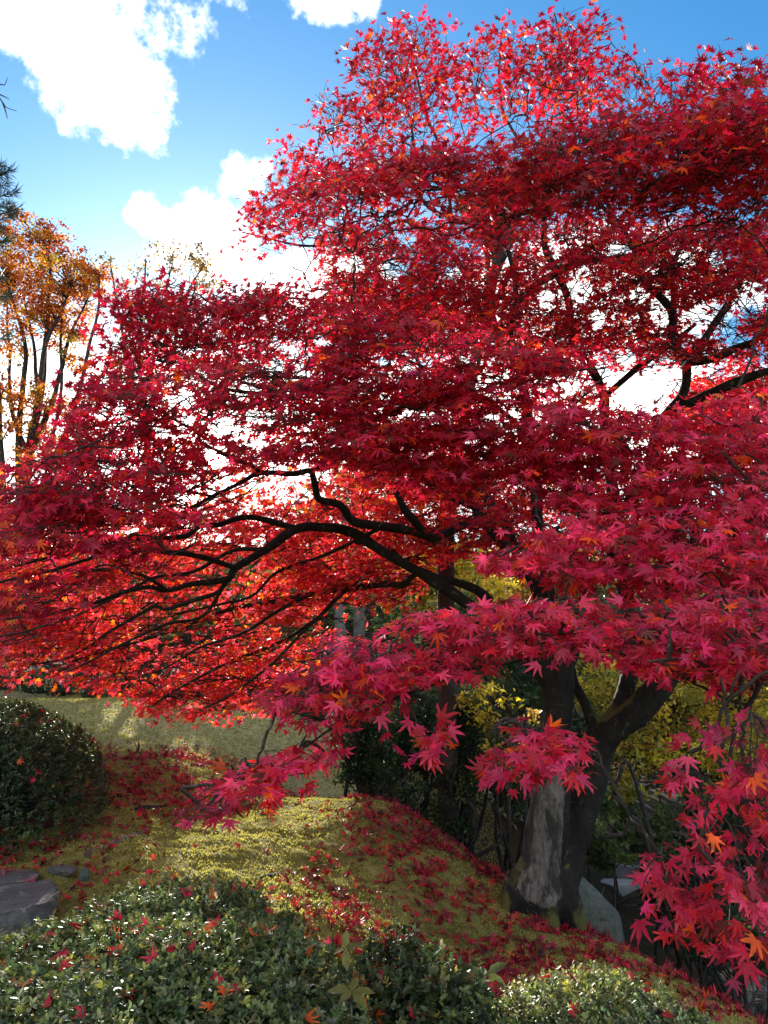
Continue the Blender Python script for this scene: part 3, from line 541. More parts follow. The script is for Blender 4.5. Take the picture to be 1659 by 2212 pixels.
def build_crown():
    sprays = []
    for nm, P, d0, d1, od, tint in REG:
        P = np.array(P, float); lo, hi = P.min(0), P.max(0); dm = (d0+d1)/2
        near = d1 < 2.4; fr = .42 if near else 1.0; la = (LEAF*(.87 if near else 1)*F/dm)**2*.085; n = max(3, int(area(P)*od/(la*NL*fr)))
        c = 0
        while c < n:
            x, y = rng.uniform(lo, hi)
            if not inpoly(np.array([x]), np.array([y]), P)[0]: continue
            p = atd(x, y, rng.uniform(d0, d1))
            if in_gap(p[None], .9)[0] < 1: 
                if rng.random() < .9: c += .35; continue
            # foliage gathers into uneven flat pads
            if vn(p[None]*np.array([1, 1, 2.2]), 1.9, 3, 2)[0] < -.25 and rng.random() < .6: c += .3; continue
            sprays.append((nm, p, tint, d0, P, near)); c += 1
    # every spray is fed by a twig from the nearest older wood
    S = np.array([s[1] for s in sprays]); N = [np.asarray(a) for a in NODES]; Nn = np.array(N)
    dmin = np.array([np.min(np.linalg.norm(Nn-p, axis=1)) for p in S]); order = np.argsort(dmin)
    tw = {}; lf = {}
    cap = len(Nn)+len(S)*5; allN = np.zeros((cap, 3)); allN[:len(Nn)] = Nn; m = len(Nn); trunkax = np.array([1.0, 4.9, 1.6])
    for oi in order:
        nm, p, tint, d0, poly, near = sprays[oi]
        out = p-trunkax; out[2] *= .25; out = out/max(np.linalg.norm(out), .1)
        key = {'tip': 'tip', 'tipb': 'tipb', 'front': 'front', 'hang': 'hang', 'low': 'low', 'pink': 'low'}.get(nm, 'crown')
        L = rng.uniform(.22, .40)*(1.25 if d0 > 3 else .9)*(.62 if near else 1)
        dd = np.linalg.norm(allN[:m]-p, axis=1); back = (allN[:m]-p)@out
        k = int(np.argmin(dd+np.maximum(back, 0)*.6)); a = allN[k]
        ax = norm((p-a)*.8/max(dd[k], .05)*.5+out*.5+rng.normal(0, .35, 3)*np.array([1, 1, .25])); ax[2] = ax[2]*.5-(.10 if d0 > 2.5 else .25)+(.35 if nm == 'top' else 0); ax = norm(ax)
        if nm == 'hang': ax = norm(ax*.6+np.array([0, 0, -.7]))
        up = norm(np.array([0, 0, 1.0])+rng.normal(0, .22, 3)+out*.15); up = norm(up-ax*np.dot(up, ax)); sd = np.cross(up, ax)
        seg, lp, ld = ST[rng.integers(len(ST))]
        B = np.stack([ax, sd, up]); s0 = p-ax*L*.5
        mb = tw.setdefault(key, MB())
        # feeding twig
        dist = np.linalg.norm(s0-a)
        if dist > .03:
            mid = (a+s0)/2+rng.normal(0, .07, 3)*dist+np.array([0, 0, .05*dist]); Pt, rt = smooth_path([a, mid, s0], [min(.0035+.004*dist, .009), .0035+.0015*dist, .0024], 4)
            Pt[1:-1] += rng.normal(0, .02, (len(Pt)-2, 3))*min(dist, .5)
            tube(mb, Pt, rt, 4, cap=False)
            for q in Pt[2:-1:2]:
                if m < cap: allN[m] = q; m += 1
        thin = .0018 if d0 > 2.5 else .0013
        okp = {(0., 0., 0.)}
        for q, e, dep in seg:
            if tuple(np.round(q, 6)) not in okp: continue
            ex, ey = proj(s0+(e@B)*L)
            if not inpoly(np.minimum(ex, 1700)+rng.normal(0, 12, 1), ey+rng.normal(0, 12, 1), poly)[0] and rng.random() < .9: continue
            okp.add(tuple(np.round(e, 6)))
            tube(mb, np.array([s0+(q@B)*L, s0+(e@B)*L]), np.array([thin*(1.2-.4*dep), thin*(.9-.3*dep)]), 3, cap=False)
        if m < cap: allN[m] = s0; m += 1
        pos = p+(lp@B)*L; n = len(pos)
        dr = ld@B+np.array([0, 0, -.42])+out*.25+rng.normal(0, .28, (n, 3))
        nrm = up*.75+out*.42+rng.normal(0, .42, (n, 3))
        sz = LEAF*np.clip(rng.normal(1.06, .2, n), .55, 1.5)*(.87 if near else .96 if nm == 'top' else 1.0)
        w = np.array(tint)+1e-4; hue = rng.random()
        cols = palette(n, [RED, CRIM, DARK, ORNG, PINK], w*np.array([1, 1, 1, (2.2 if hue < .25 else .5), 1]), .2)
        if nm == 'back': cols = np.clip(cols*np.array([1.3, 2.6, 1.5]), .004, .85)  # backlit glow of the far leaves, painted in as lighter colour
        dry = rng.random(n) < .035; cols[dry] = np.array([.16, .03, .02])
        g = in_gap(pos, .82); keep = (g > 1) | (rng.random(n) < .10)
        keep &= ~in_lane(pos)
        qx, qy = proj(pos); jt = 12 if near else 25; keep &= inpoly(np.minimum(qx, 1700)+rng.normal(0, jt, n), qy+rng.normal(0, jt, n), poly)
        keep &= rng.random(n) < (.45 if near else .98)
        lf.setdefault((key, d0 < 3.05), []).append((pos[keep], dr[keep], nrm[keep], sz[keep], cols[keep]))
    tot = 0
    NAMES = {'tipb': ('leaf_spray', 'few pink leaves before the pine trunk'), 'tip': ('leaf_spray', 'low spray of leaves reaching left over the moss'), 'front': ('leaf_spray', 'small spray of pink leaves crossing in front of the trunk'),
             'hang': ('leaf_spray', 'loose spray of crimson leaves hanging down at the right'), 'low': ('leaf_pad', 'dense pink pad of leaves over the fork'), 'crown': ('crown', None)}
    made = {}
    for (key, near), L in lf.items():
        mb = made.setdefault(key, MB()); A = [np.concatenate([l[i] for l in L]) for i in range(5)]; tot += len(A[0])
        n = len(A[0]); maples(mb, near, *A, np.clip(rng.normal(.24, .34, n), -.5, 1.5), rng.normal(.12, .36, n))
    for key, mb in made.items():
        nm, lb = NAMES[key]; o = mb.build(nm, M['maple_leaf'], maple); 
        if lb: tag(o, lb)
        tw[key].build('twigs', M['twig'], o if key != 'crown' else maple)
    print('maple sprays', len(sprays), 'leaves', tot)
build_crown()
# ------------------------------------------------------------------ fallen leaves
def upn(x, y):
    e = .04; return norm(np.stack([gz(x-e, y)-gz(x+e, y), gz(x, y-e)-gz(x, y+e), 2*e+0*np.asarray(x, float)], -1))
FALL = [(.30, .008, .02), (.40, .012, .035), (.52, .02, .03), (.18, .008, .016), (.55, .07, .015), (.42, .04, .08), (.14, .06, .03)]
def fall_den(x, y):
    px, py = proj(np.stack([x, y, gz(x, y)], -1)); p = np.stack([x, y], -1)
    d = .34+.5*vn(p, 1.6, 5, 3)
    d = d+.75*np.exp(-(((px-330)/170)**2+((py-1690)/75)**2))                     # drift below the dark dome
    d = d+.55*np.clip((px-640)/250, 0, 1)*np.clip((py-1640)/80, 0, 1)
    d = d+.5*np.exp(-(((px-980)/140)**2+((py-1860)/60)**2))+.4*np.exp(-(((px-1240)/170)**2+((py-1975)/60)**2))
    d = d-.55*np.exp(-(((px-480)/170)**2+((py-1850)/85)**2))
    d = d*np.clip((py-1590)/60, 0.02, 1)
    return np.clip(d, 0.02, 1)
def build_litter():
    n = 90000; x = rng.uniform(-2.9, 3.0, n); y = rng.uniform(2.4, 8.5, n)
    cl = vn(np.stack([x, y], -1), 9, 3, 2); k = (rng.random(n) < fall_den(x, y)**1.6*.62*np.clip(.55+cl*1.5, .05, 1.6)) & (soil_mask(x, y)-.0 < 1.5)
    x, y = x[k], y[k]; n = len(x); P = np.stack([x, y, gz(x, y)+rng.uniform(.006, .022, n)], -1)
    N = upn(x, y)+rng.normal(0, .33, (n, 3)); D = runit(n)
    mb = MB(); maples(mb, True, P, D, N, .066*rng.uniform(.55, 1.05, n), palette(n, FALL, (3, 4, 1.5, 3, .8, .7, 1.2), .28), rng.normal(.1, 1.0, n), rng.normal(0, 1.0, n))
    tag(mb.build('leaf_litter', M['litter_leaf']), 'carpet of fallen crimson maple leaves over the moss', kind='stuff'); print('litter', n)
build_litter()
LEAFME = []
for k in range(8):
    mb = MB(); leaves(mb, THI[k % 5], np.zeros((1, 3)), np.array([[1., 0, 0]]), np.array([[0, 0, 1.]]), np.array([.064]), palette(1, FALL[1:5], (3, 3, .6, 1), .15), droop=[(.2, .8, -.5, 1.2, .4, -.9, .6, 1.0)[k]], curl=np.array([(.3, .9, -.6, 1.1, -.3, .6, 1.4, 0)[k]]))
    LEAFME.append(mb.me('fallen_leaf', False)); LEAFME[-1].materials.append(M['litter_leaf'])
def fallen_leaf(p, n, label, group, s=1.0):
    o = bpy.data.objects.new('fallen_leaf', LEAFME[rng.integers(len(LEAFME))]); COL.objects.link(o); o.location = tuple(map(float, p))
    q = Vector(tuple(map(float, n))).to_track_quat('Z', 'Y'); o.rotation_mode = 'QUATERNION'
    from mathutils import Quaternion
    o.rotation_quaternion = q @ Quaternion((0, 0, 1), rng.uniform(0, 6.28)); o.scale = (s,)*3
    tag(o, label, 'leaf', group)
def ground_leaves():
    n = 0
    while n < 70:
        x, y = rng.uniform(-1.9, 2.0), rng.uniform(3.0, 5.0)
        px, py = proj(np.array([x, y, gz(x, y)])); 
        if not (0 < px < 1650 and py < 2200) or rng.random() > .25+fall_den(np.array([x]), np.array([y]))[0]*.5: continue
        nn = upn(np.array([x]), np.array([y]))[0]+rng.normal(0, .25, 3)
        fallen_leaf((x, y, gz(x, y)+.022), nn, 'single fallen red maple leaf lying on the moss in front of the trunk', 'fallen leaves lying on the near moss', rng.uniform(.75, 1.1)); n += 1
ground_leaves()
# ------------------------------------------------------------------ moss tufts
def build_moss():
    n = 330000; x = rng.uniform(-2.6, 2.9, n); y = 2.6+(rng.random(n)**1.5)*5.0
    px, py = proj(np.stack([x, y, gz(x, y)], -1)); p = np.stack([x, y], -1)
    k = (vn(p, 6, 5, 3)+rng.normal(0, .25, n) > -.55) & (px > -60) & (px < 1720) & (lawn_mask(x, y) < .5) & (soil_mask(x, y) < .4); x, y, p = x[k], y[k], p[k]; n = len(x)
    P = np.stack([x, y, gz(x, y)-.002], -1); D = upn(x, y)*1.0+rng.normal(0, .75, (n, 3)); mb = MB()
    a = np.array([.17, .165, .045]); b = np.array([.41, .39, .13]); t = np.clip(.5+vn(p, 3, 2, 3)*.9+rng.normal(0, .2, n), 0, 1)[:, None]
    leaves(mb, DIAM, P, D, runit(n), rng.uniform(.007, .017, n)*(1+.5*vn(p, 12, 8, 2)), a*(1-t)+b*t)
    tag(mb.build('moss', M['moss']), 'short yellow green moss covering the slope', kind='stuff')
    n = 110000; y = 6+rng.random(n)*8; x = -5+rng.random(n)*6.5; k = (lawn_mask(x, y) > .45); x, y = x[k], y[k]; n = len(x)
    P = np.stack([x, y, gz(x, y)-.003], -1); D = np.array([0, 0, 1.])+rng.normal(0, .4, (n, 3)); mb = MB()
    leaves(mb, DIAM, P, D, runit(n), rng.uniform(.012, .026, n), palette(n, [(.28, .26, .10), (.24, .22, .08), (.34, .30, .16)], (2, 2, 1), .12))
    tag(mb.build('grass', M['moss']), 'short dry lawn grass beyond the mossy slope', kind='stuff')
build_moss()
# ------------------------------------------------------------------ azalea mounds
GRN = [(.07, .10, .045), (.11, .15, .06), (.04, .065, .032), (.19, .22, .08), (.28, .27, .07), (.26, .30, .19)]
def azalea(name, label, group, domes, n_ros, leaf, weights, stems=0, inner=.86, tall=0.0, lean=1.0, nfall=0, fl='', fg=''):
    """domes: list of (cx, cy, rx, ry, z_top, z_bottom)"""
    d0 = domes[0]; root = empty(name, (d0[0], d0[1], float(gz(d0[0], d0[1]))), label, 'shrub', group)
    P = []; N = []; ar = np.array([d[2]*d[3]+.5*(d[2]+d[3])*(d[4]-d[5]) for d in domes]); ar /= ar.sum()
    for di, d in enumerate(domes):
        n = int(n_ros*ar[di]); v = runit(n*3); v[:, 2] = np.where(v[:, 2] < -.35, -v[:, 2], v[:, 2]); 
        s = np.sign(v)*np.abs(v)**np.array([.9, .9, .75]); s = s/np.maximum((np.abs(s)**2.5).sum(-1, keepdims=True)**(1/2.5), 1e-6)
        h = d[4]-d[5]; q = np.array([d[0], d[1], d[5]])+s*np.array([d[2], d[3], h])
        nn = norm(v/np.array([d[2], d[3], h])); lump = vn(q, 5, di*3+1, 3)*.05+vn(q, 16, 2, 2)*.02
        q = q+nn*lump[:, None]; k = (q[:, 2] > gz(q[:, 0], q[:, 1])+.04); q, nn = q[k], nn[k]
        for dj, e in enumerate(domes):
            if dj != di:
                r = ((q-np.array([e[0], e[1], e[5]]))/np.array([e[2], e[3], e[4]-e[5]])); k = (np.abs(r)**2.5).sum(-1) > .93; q, nn = q[k], nn[k]
        q, nn = q[:n], nn[:n]; P.append(q); N.append(nn)
    P = np.concatenate(P); N = np.concatenate(N); n = len(P)
    # pull some shoots below the surface so that the mantle has depth
    dep = np.abs(rng.normal(0, .045, n))*(rng.random(n) < .6); Ps = P-N*dep[:, None]+np.array([0, 0, 1.])*(np.minimum(rng.exponential(.014+tall, n), .035+tall)*(rng.random(n) < .5))[:, None]
    axs = norm(N*.7+np.array([0, 0, .7*lean])+rng.normal(0, .28, (n, 3))); K = 7; mb = MB()
    u = norm(np.cross(axs, runit(n))); w = np.cross(axs, u); shoot = palette(n, GRN, weights, .25)
    for k in range(K):
        th = 2*math.pi*k/K*1.0+rng.normal(0, .35, n); el = rng.uniform(.15, 1.15, n)
        dr = (u*np.cos(th)[:, None]+w*np.sin(th)[:, None])*np.cos(el)[:, None]+axs*np.sin(el)[:, None]
        keep = rng.random(n) < .86
        leaves(mb, OVAL, (Ps+axs*rng.uniform(-.012, .012, (n, 1)))[keep], dr[keep], (axs+rng.normal(0, .25, (n, 3)))[keep], (leaf*rng.uniform(.6, 1.25, n))[keep], (shoot*rng.uniform(.8, 1.25, (n, 1)))[keep], droop=.1)
    fo = mb.build('foliage', M['azalea_leaf'], root)
    # the twiggy frame inside
    mt = MB()
    for i in rng.choice(n, min(n, 420+stems), replace=False):
        d = domes[int(np.argmin([((P[i][0]-e[0])/e[2])**2+((P[i][1]-e[1])/e[3])**2 for e in domes]))]
        b = np.array([d[0]+(P[i][0]-d[0])*.45, d[1]+(P[i][1]-d[1])*.45, 0]); b[2] = gz(b[0], b[1])-.02
        mid = (b*.45+P[i]*.55)+rng.normal(0, .05, 3)+np.array([0, 0, .03]); Q, r = smooth_path([b, mid, Ps[i]], [.008, .005, .002], 4); tube(mt, Q, r, 4, cap=False)
    mt.build('stems', M['twig'], root)
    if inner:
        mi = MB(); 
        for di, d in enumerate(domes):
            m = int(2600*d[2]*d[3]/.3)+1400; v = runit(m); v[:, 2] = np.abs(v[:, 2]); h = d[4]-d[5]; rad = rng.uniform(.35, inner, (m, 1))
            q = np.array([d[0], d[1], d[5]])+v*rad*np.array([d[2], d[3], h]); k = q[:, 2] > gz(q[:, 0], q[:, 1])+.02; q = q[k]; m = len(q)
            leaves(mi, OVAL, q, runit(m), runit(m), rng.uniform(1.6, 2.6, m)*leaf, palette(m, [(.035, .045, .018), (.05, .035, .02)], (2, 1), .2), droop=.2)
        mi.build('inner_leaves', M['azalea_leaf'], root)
    c = 0; t = 0
    while c < nfall and t < 5000:
        t += 1; i = rng.integers(n); px, py = proj(P[i])
        if N[i][2] < .25 or not (0 < px < 1659 and py < 2212): continue
        fallen_leaf(P[i]+N[i]*.02, N[i]+rng.normal(0, .45, 3)+np.array([0, -.35, 0]), fl, fg, rng.uniform(.7, 1.05)); c += 1
    return root
def dome(px, py_top, Y, rx, ry, zb=None, drop=0):
    t = at(px, py_top, Y); z = float(gz(t[0], Y)) if zb is None else zb
    return (t[0], Y, rx, ry, t[2], z-.08)
azalea('azalea_shrub', 'big dark clipped azalea dome rising from the slope at the left edge', None, [(-2.88, 5.0, 1.12, .95, 1.27, .42)], 13000, .021, (1.2, .4, 6, .05, .02, 0), nfall=28,
       fl='red maple leaf caught on the dark clipped azalea dome', fg='leaves caught on the dark azalea dome')
azalea('azalea_shrub', 'broad low azalea mound sprinkled with red leaves in the foreground', None,
       [dome(400, 1940, 2.75, .52, .38), dome(210, 2030, 2.3, .55, .45), dome(480, 2050, 2.25, .50, .45), dome(60, 2150, 1.9, .45, .4), dome(630, 2090, 2.4, .24, .3)], 24000, .0175, (3, 4, 1, 2, .8, 1.2), nfall=115,
       fl='red maple leaf caught on the broad foreground azalea mound', fg='leaves caught on the foreground azalea mound')
azalea('azalea_shrub', 'open twiggy azalea with dark leaves between the two foreground mounds', None, [dome(860, 2075, 2.5, .22, .26), dome(960, 2120, 2.4, .2, .22)], 2300, .023, (4, 2, 3, .8, .3, .1), stems=150, inner=.5, tall=.02, nfall=16,
       fl='red maple leaf caught on the open twiggy azalea', fg='leaves caught on the twiggy azalea')
azalea('azalea_shrub', 'pale small leaved azalea mound catching the light at the bottom right', None, [dome(1250, 2140, 2.55, .36, .30), dome(1420, 2180, 2.55, .26, .26)], 9000, .0145, (1, 2, .3, 2, 1, 4), nfall=28,
       fl='red maple leaf caught on the pale small leaved azalea', fg='leaves caught on the pale azalea mound')
# ------------------------------------------------------------------ stones, roots and small plants
def rock(name, label, c, half, m, seed, rot=0.0, flat=0.0, group=None, amp=.16, cat='stone', cut=(.62, .85), slope=0.0):
    import bmesh
    bm = bmesh.new(); bmesh.ops.create_icosphere(bm, subdivisions=5, radius=1); V = np.array([v.co[:] for v in bm.verts]); 
    d = norm(V); box = np.sign(d)*np.abs(d)**.55; box = box/np.maximum(np.abs(box).max(-1, keepdims=True), 1e-6)*.55+d*.45
    q = box*(1+amp*vn(d, 1.3, seed, 4)+.05*vn(d, 6, seed+3, 3)+.03*vn(d, 13, seed+5, 2))[:, None]
    if flat: q[:, 2] = np.where(q[:, 2] > flat, flat+(q[:, 2]-flat)*.12+.03*vn(q, 4, seed, 3), q[:, 2])
    # facet planes
    r = np.random.default_rng(int(seed))
    for k in range(9):
        nn = norm(r.normal(size=3)); t = r.uniform(*cut); s = q@nn; q = q-np.where(s > t, (s-t)*.85, 0)[:, None]*nn
    if slope: q[:, 2] = np.where(q[:, 2] > -.6, -.6+(q[:, 2]+.6)*np.clip(.62-slope*q[:, 0], .12, 1.4), q[:, 2])
    q = q*np.array(half); cr, sr = math.cos(rot), math.sin(rot); q = np.stack([q[:, 0]*cr-q[:, 1]*sr, q[:, 0]*sr+q[:, 1]*cr, q[:, 2]], -1)
    for v, p in zip(bm.verts, q): v.co = p
    for f in bm.faces: f.smooth = True
    me = bpy.data.meshes.new(name); bm.to_mesh(me); bm.free(); o = obj(name, me, m); o.location = tuple(map(float, c)); return tag(o, label, cat, group)
def on_ground(px, py): return ground_at(px, py)
p = at(55, 1985, 3.62); rock('stepping_stone', 'big flat topped dark stepping stone at the left edge behind the azalea mound', (p[0]-.22, 3.62, gz(p[0], 3.62)+.03), (.33, .26, .17), M['dark_stone'], 21, .2, .55)
p = at(30, 2045, 3.1); rock('stepping_stone', 'low flat pale stone in front of the big dark stepping stone', (p[0]-.16, 3.2, gz(p[0], 3.2)+.03), (.30, .22, .10), M['dark_stone'], 33, -.3, .5)
p = on_ground(40, 1905); rock('stepping_stone', 'thin stone slab just behind the big dark stepping stone', (p[0]-.05, p[1], p[2]+.01), (.14, .16, .06), M['dark_stone'], 8, .4, .4)
p = on_ground(135, 1892); rock('wood_chip', 'small dark lying chip of stone on the moss behind the stepping stone', (p[0], p[1], p[2]+.02), (.085, .04, .028), M['dark_stone'], 5, -.15, 0)
p = on_ground(180, 1902); rock('small_stone', 'small grey upright pebble beside the dark chip on the moss', (p[0], p[1], p[2]+.025), (.024, .028, .052), M['green_stone'], 6, .3, 0)
p = at(1245, 1925, 5.95); rock('boulder', 'large sloping grey green boulder behind the maple trunk', (p[0]+.01, 5.95, p[2]), (.36, .42, .36), M['green_stone'], 15, .12, 0, amp=.22, cut=(.6, .8), cat='rock', slope=.62)
for px_, py_, Y_, s_, lb in ((1365, 1868, 8.6, .26, 'blue white stone at the foot of the yellow tree, highest of the pair'), (1338, 1905, 8.0, .2, 'blue white stone in front of its taller pale neighbour by the boulder')):
    p = at(px_, py_, Y_); rock('pale_stone', lb, p-np.array([0, 0, .03]), (s_, s_*.8, s_*.5), M['pale_stone'], int(px_), .4, .3, 'pale stones below the slope')
def root(name, pts, rpx, label, mtl='bark', cat='root', lift=.0, group=None):
    W_ = []; 
    for a, b in pts: g = on_ground(a, b); W_.append(g+np.array([0, 0, lift]))
    Yr = np.mean([w[1] for w in W_]); P, r = smooth_path(W_, [px2r(x, Yr) for x in rpx], 8); P[:, 2] += vn(P, 9, 3)*.012; mb = MB(); tube(mb, P, r, 8, (1.6, 1.5, 1.4), .35)
    return tag(mb.build(name, M[mtl], None, True), label, cat, None, None) if not group else tag(mb.build(name, M[mtl], None, True), label, cat, group)
root('tree_root', [(175, 1850), (215, 1832), (260, 1815), (305, 1800), (340, 1780)], [3, 5, 6, 5, 2], 'long surface root snaking over the moss beside the dark dome', 'grey_bark')
root('tree_root', [(280, 1752), (310, 1747), (345, 1745), (365, 1741)], [2, 6, 6, 2], 'short dark root breaking the moss below the leaf drift')
root('tree_root', [(550, 1900), (580, 1893), (620, 1888)], [2, 7, 3], 'small dark root end poking from the moss above the foreground mound')
def curved_log():
    mb = MB(); a, b = ground_at(1322, 1962), ground_at(1450, 1992); L = np.linalg.norm(b-a)
    for f, rr, up, off in ((1, .024, .30, 0), (.7, .017, .16, .05)):
        e = a+(b-a)*f+np.array([0, -off, 0]); e[2] = gz(e[0], e[1])-.02
        P, r = smooth_path([a+np.array([0, -off, -.02]), a*.72+e*.28+np.array([0, -off, up*L*.8]), a*.4+e*.6+np.array([0, 0, up*L]), e], [rr*.8, rr, rr*.9, rr*.5], 8); P = P+np.stack([vn(P, 6, 1), vn(P, 6, 4), vn(P, 6, 9)], -1)*.02; tube(mb, P, r, 8, (1.8, 1.7, 1.6), .3)
    tag(mb.build('fallen_branch', M['bark'], None, True), 'arched gnarled dead branch lying beside the boulder', 'branch')
curved_log()
def frond(mb, b, d, L, col, up=.5):
    d = norm(np.array(d)); n = 16; t = np.linspace(0, 1, n); P = np.array(b)+d*L*t[:, None]+np.array([0, 0, 1.])*(up*L*(t-t*t*1.1))[:, None]; tube(mb, P, np.linspace(.002, .0008, n), 4, col, cap=False)
    s = norm(np.cross(d, [0, 0, 1])); 
    for sg in (1, -1):
        k = np.arange(2, n); pos = P[k]; dr = norm(s*sg*.9+d*.45+np.array([0, 0, -.1]))[None]+rng.normal(0, .06, (len(k), 3)); sz = L*.30*np.sin(np.pi*np.clip(t[k]*.92+.08, 0, 1))**.7+.006
        V, Fc = OVAL; V = V*np.array([1, .42, 1]); leaves(mb, (V, Fc), pos, dr, np.tile([0, 0, 1.], (len(k), 1))+rng.normal(0, .15, (len(k), 3)), sz, np.tile(col, (len(k), 1)))
def fern():
    c = at(690, 2225, 2.0); r_ = empty('fern', (c[0], c[1], c[2]-.1), 'yellow green fern fronds at the bottom edge between the azaleas', 'fern')
    for a in (-2.5, -1.9, -1.2, -.5, .2, .9, 1.8, 2.6):
        mb = MB(); frond(mb, (c[0], c[1], c[2]-.06), (math.cos(a), math.sin(a), .25), rng.uniform(.11, .16), np.array([.20, .22, .05])); mb.build('frond', M['azalea_leaf'], r_)
    c = at(1240, 2215, 2.0); r_ = empty('fern', (c[0], c[1], c[2]-.1), 'withered tan fern at the bottom edge left of the pale azalea', 'fern')
    for a in (-2.3, -1.5, -.8, .1, 2.4):
        mb = MB(); frond(mb, (c[0]-.03, c[1], c[2]-.08), (math.cos(a), math.sin(a), .3), rng.uniform(.08, .12), np.array([.25, .2, .08])); mb.build('frond', M['azalea_leaf'], r_)
fern()
def seedling(name, label, px, py, Y, specs, col, sz):
    c = at(px, py, Y); g = float(gz(c[0], c[1])); r_ = empty(name, (c[0], c[1], g), label, 'plant'); ms = MB(); P, r = smooth_path([(c[0]+.01, c[1], g), (c[0], c[1], (g+c[2])/2), tuple(c)], [.003, .0025, .002], 4); tube(ms, P, r, 5); ms.build('stem', M['twig'], r_)
    for a, el, k in specs:
        mb = MB(); leaves(mb, OVAL, c[None], np.array([[math.cos(a)*math.cos(el), math.sin(a)*math.cos(el), math.sin(el)]]), np.array([[-.1, -.35, 1.]]), np.array([sz*k]), np.array([col]), droop=.2); mb.build('leaf', M['azalea_leaf'], r_)
seedling('seedling', 'yellow leaved seedling standing in the dark gap above the fern', 760, 2142, 2.1, ((.1, .1, 1), (1.3, .6, .8), (2.9, .1, 1.1), (-.7, -.3, .9), (-2.2, .0, .8)), (.17, .17, .05), .06)
seedling('seedling', 'tall yellow leaved seedling behind the first one in the azalea gap', 745, 2050, 2.3, ((.4, .3, 1), (2.6, -.3, .9), (1.5, 1.1, .9), (-1.4, -.6, 1)), (.17, .17, .05), .055)
seedling('broadleaf_plant', 'single plant with broad grey green arching leaves above the pale azalea', 1052, 2105, 2.75, ((.35, .5, 1.1), (2.9, .3, 1.0), (-.4, -.1, .8), (2.2, .2, .8), (-2.4, .3, .7)), (.12, .16, .08), .075)
# ------------------------------------------------------------------ woods and trees behind
def blob_leaves(mb, c, rad, n, size, pal, w, clump=.35, tpl=None, hang=0.0):
    """a ragged mass of leaves: clumps of leaves inside an ellipsoid"""
    c = np.array(c); rad = np.array(rad); m = max(5, n//34); v = runit(m)*(rng.random((m, 1))**.42); cc = c+v*rad; per = max(1, n//m)
    cr = clump*rad.mean()*rng.uniform(.5, 1.2, (m, 1)); q = np.repeat(cc, per, 0)+rng.normal(0, 1, (m*per, 3))*np.repeat(cr, per, 0)*np.array([.6, .6, .38]); N_ = len(q)
    cols = np.repeat(palette(m, pal, w, .22), per, 0)*(1+rng.normal(0, .14, (N_, 1)))
    if 9 < c[1] < 30: kp = ~in_lane(q); q, cols = q[kp], cols[kp]; N_ = len(q)
    leaves(mb, tpl or DIAM, q, runit(N_)+np.array([0, 0, -hang]), runit(N_)+np.array([0, 0, .6]), size*rng.uniform(.6, 1.3, N_), np.clip(cols, .004, .9)); return cc
def leafy(name, label, base, stems, blobs, size, pal, w, barkm, cat='tree', group=None, tpl=None, clump=.35, hang=0.0, twigs=True, part='crown', rng_up=.5):
    """stems: list of (path, radii); blobs: (centre, radii, leaf count)"""
    r_ = empty(name, base, label, cat, group); ends = []; first = True
    for pth, rad in stems:
        P, r = smooth_path(pth, rad, 6); P = P+np.stack([vn(P, .9, 1), vn(P, .9, 5), 0*P[:, 0]], -1)*np.linspace(0, .16, len(P))[:, None]; mb = MB(); tube(mb, P, r, 8, (1, 1, 1), .15); mb.build('trunk' if first else 'stem', barkm, r_, True); ends.extend(P[len(P)//3:]); first = False
    mb = MB(); ccs = [blob_leaves(mb, c, rd, n, size, pal, w, clump, tpl, hang) for c, rd, n in blobs]; mb.build(part, M['tree_leaf'], r_)
    if twigs and ends:
        E = np.array(ends); mt = MB()
        for c in np.concatenate(ccs):
            d = np.linalg.norm(E-c, axis=1)+np.maximum(E[:, 2]-c[2]+.1, 0)*1.5; a = E[int(np.argmin(d))]; L = np.linalg.norm(c-a)
            if L < .1: continue
            Q, r = smooth_path([a, (a+c)/2+rng.normal(0, .08, 3)*L+np.array([0, 0, .08*L]), c], [.006+.005*L, .004+.003*L, .003], 4)
            if c[1] > 9 and in_lane(Q).any(): continue
            tube(mt, Q, r, 4, cap=False)
        mt.build('branches', barkm, r_)
    return r_
def B(px, py, Y, rx, ry, dep, n): c = at(px, py, Y); return (c, (rx*Y/F, dep, ry*Y/F), n)
OR = [(.55, .20, .02), (.45, .12, .018), (.30, .05, .015), (.62, .34, .04), (.22, .16, .05)]
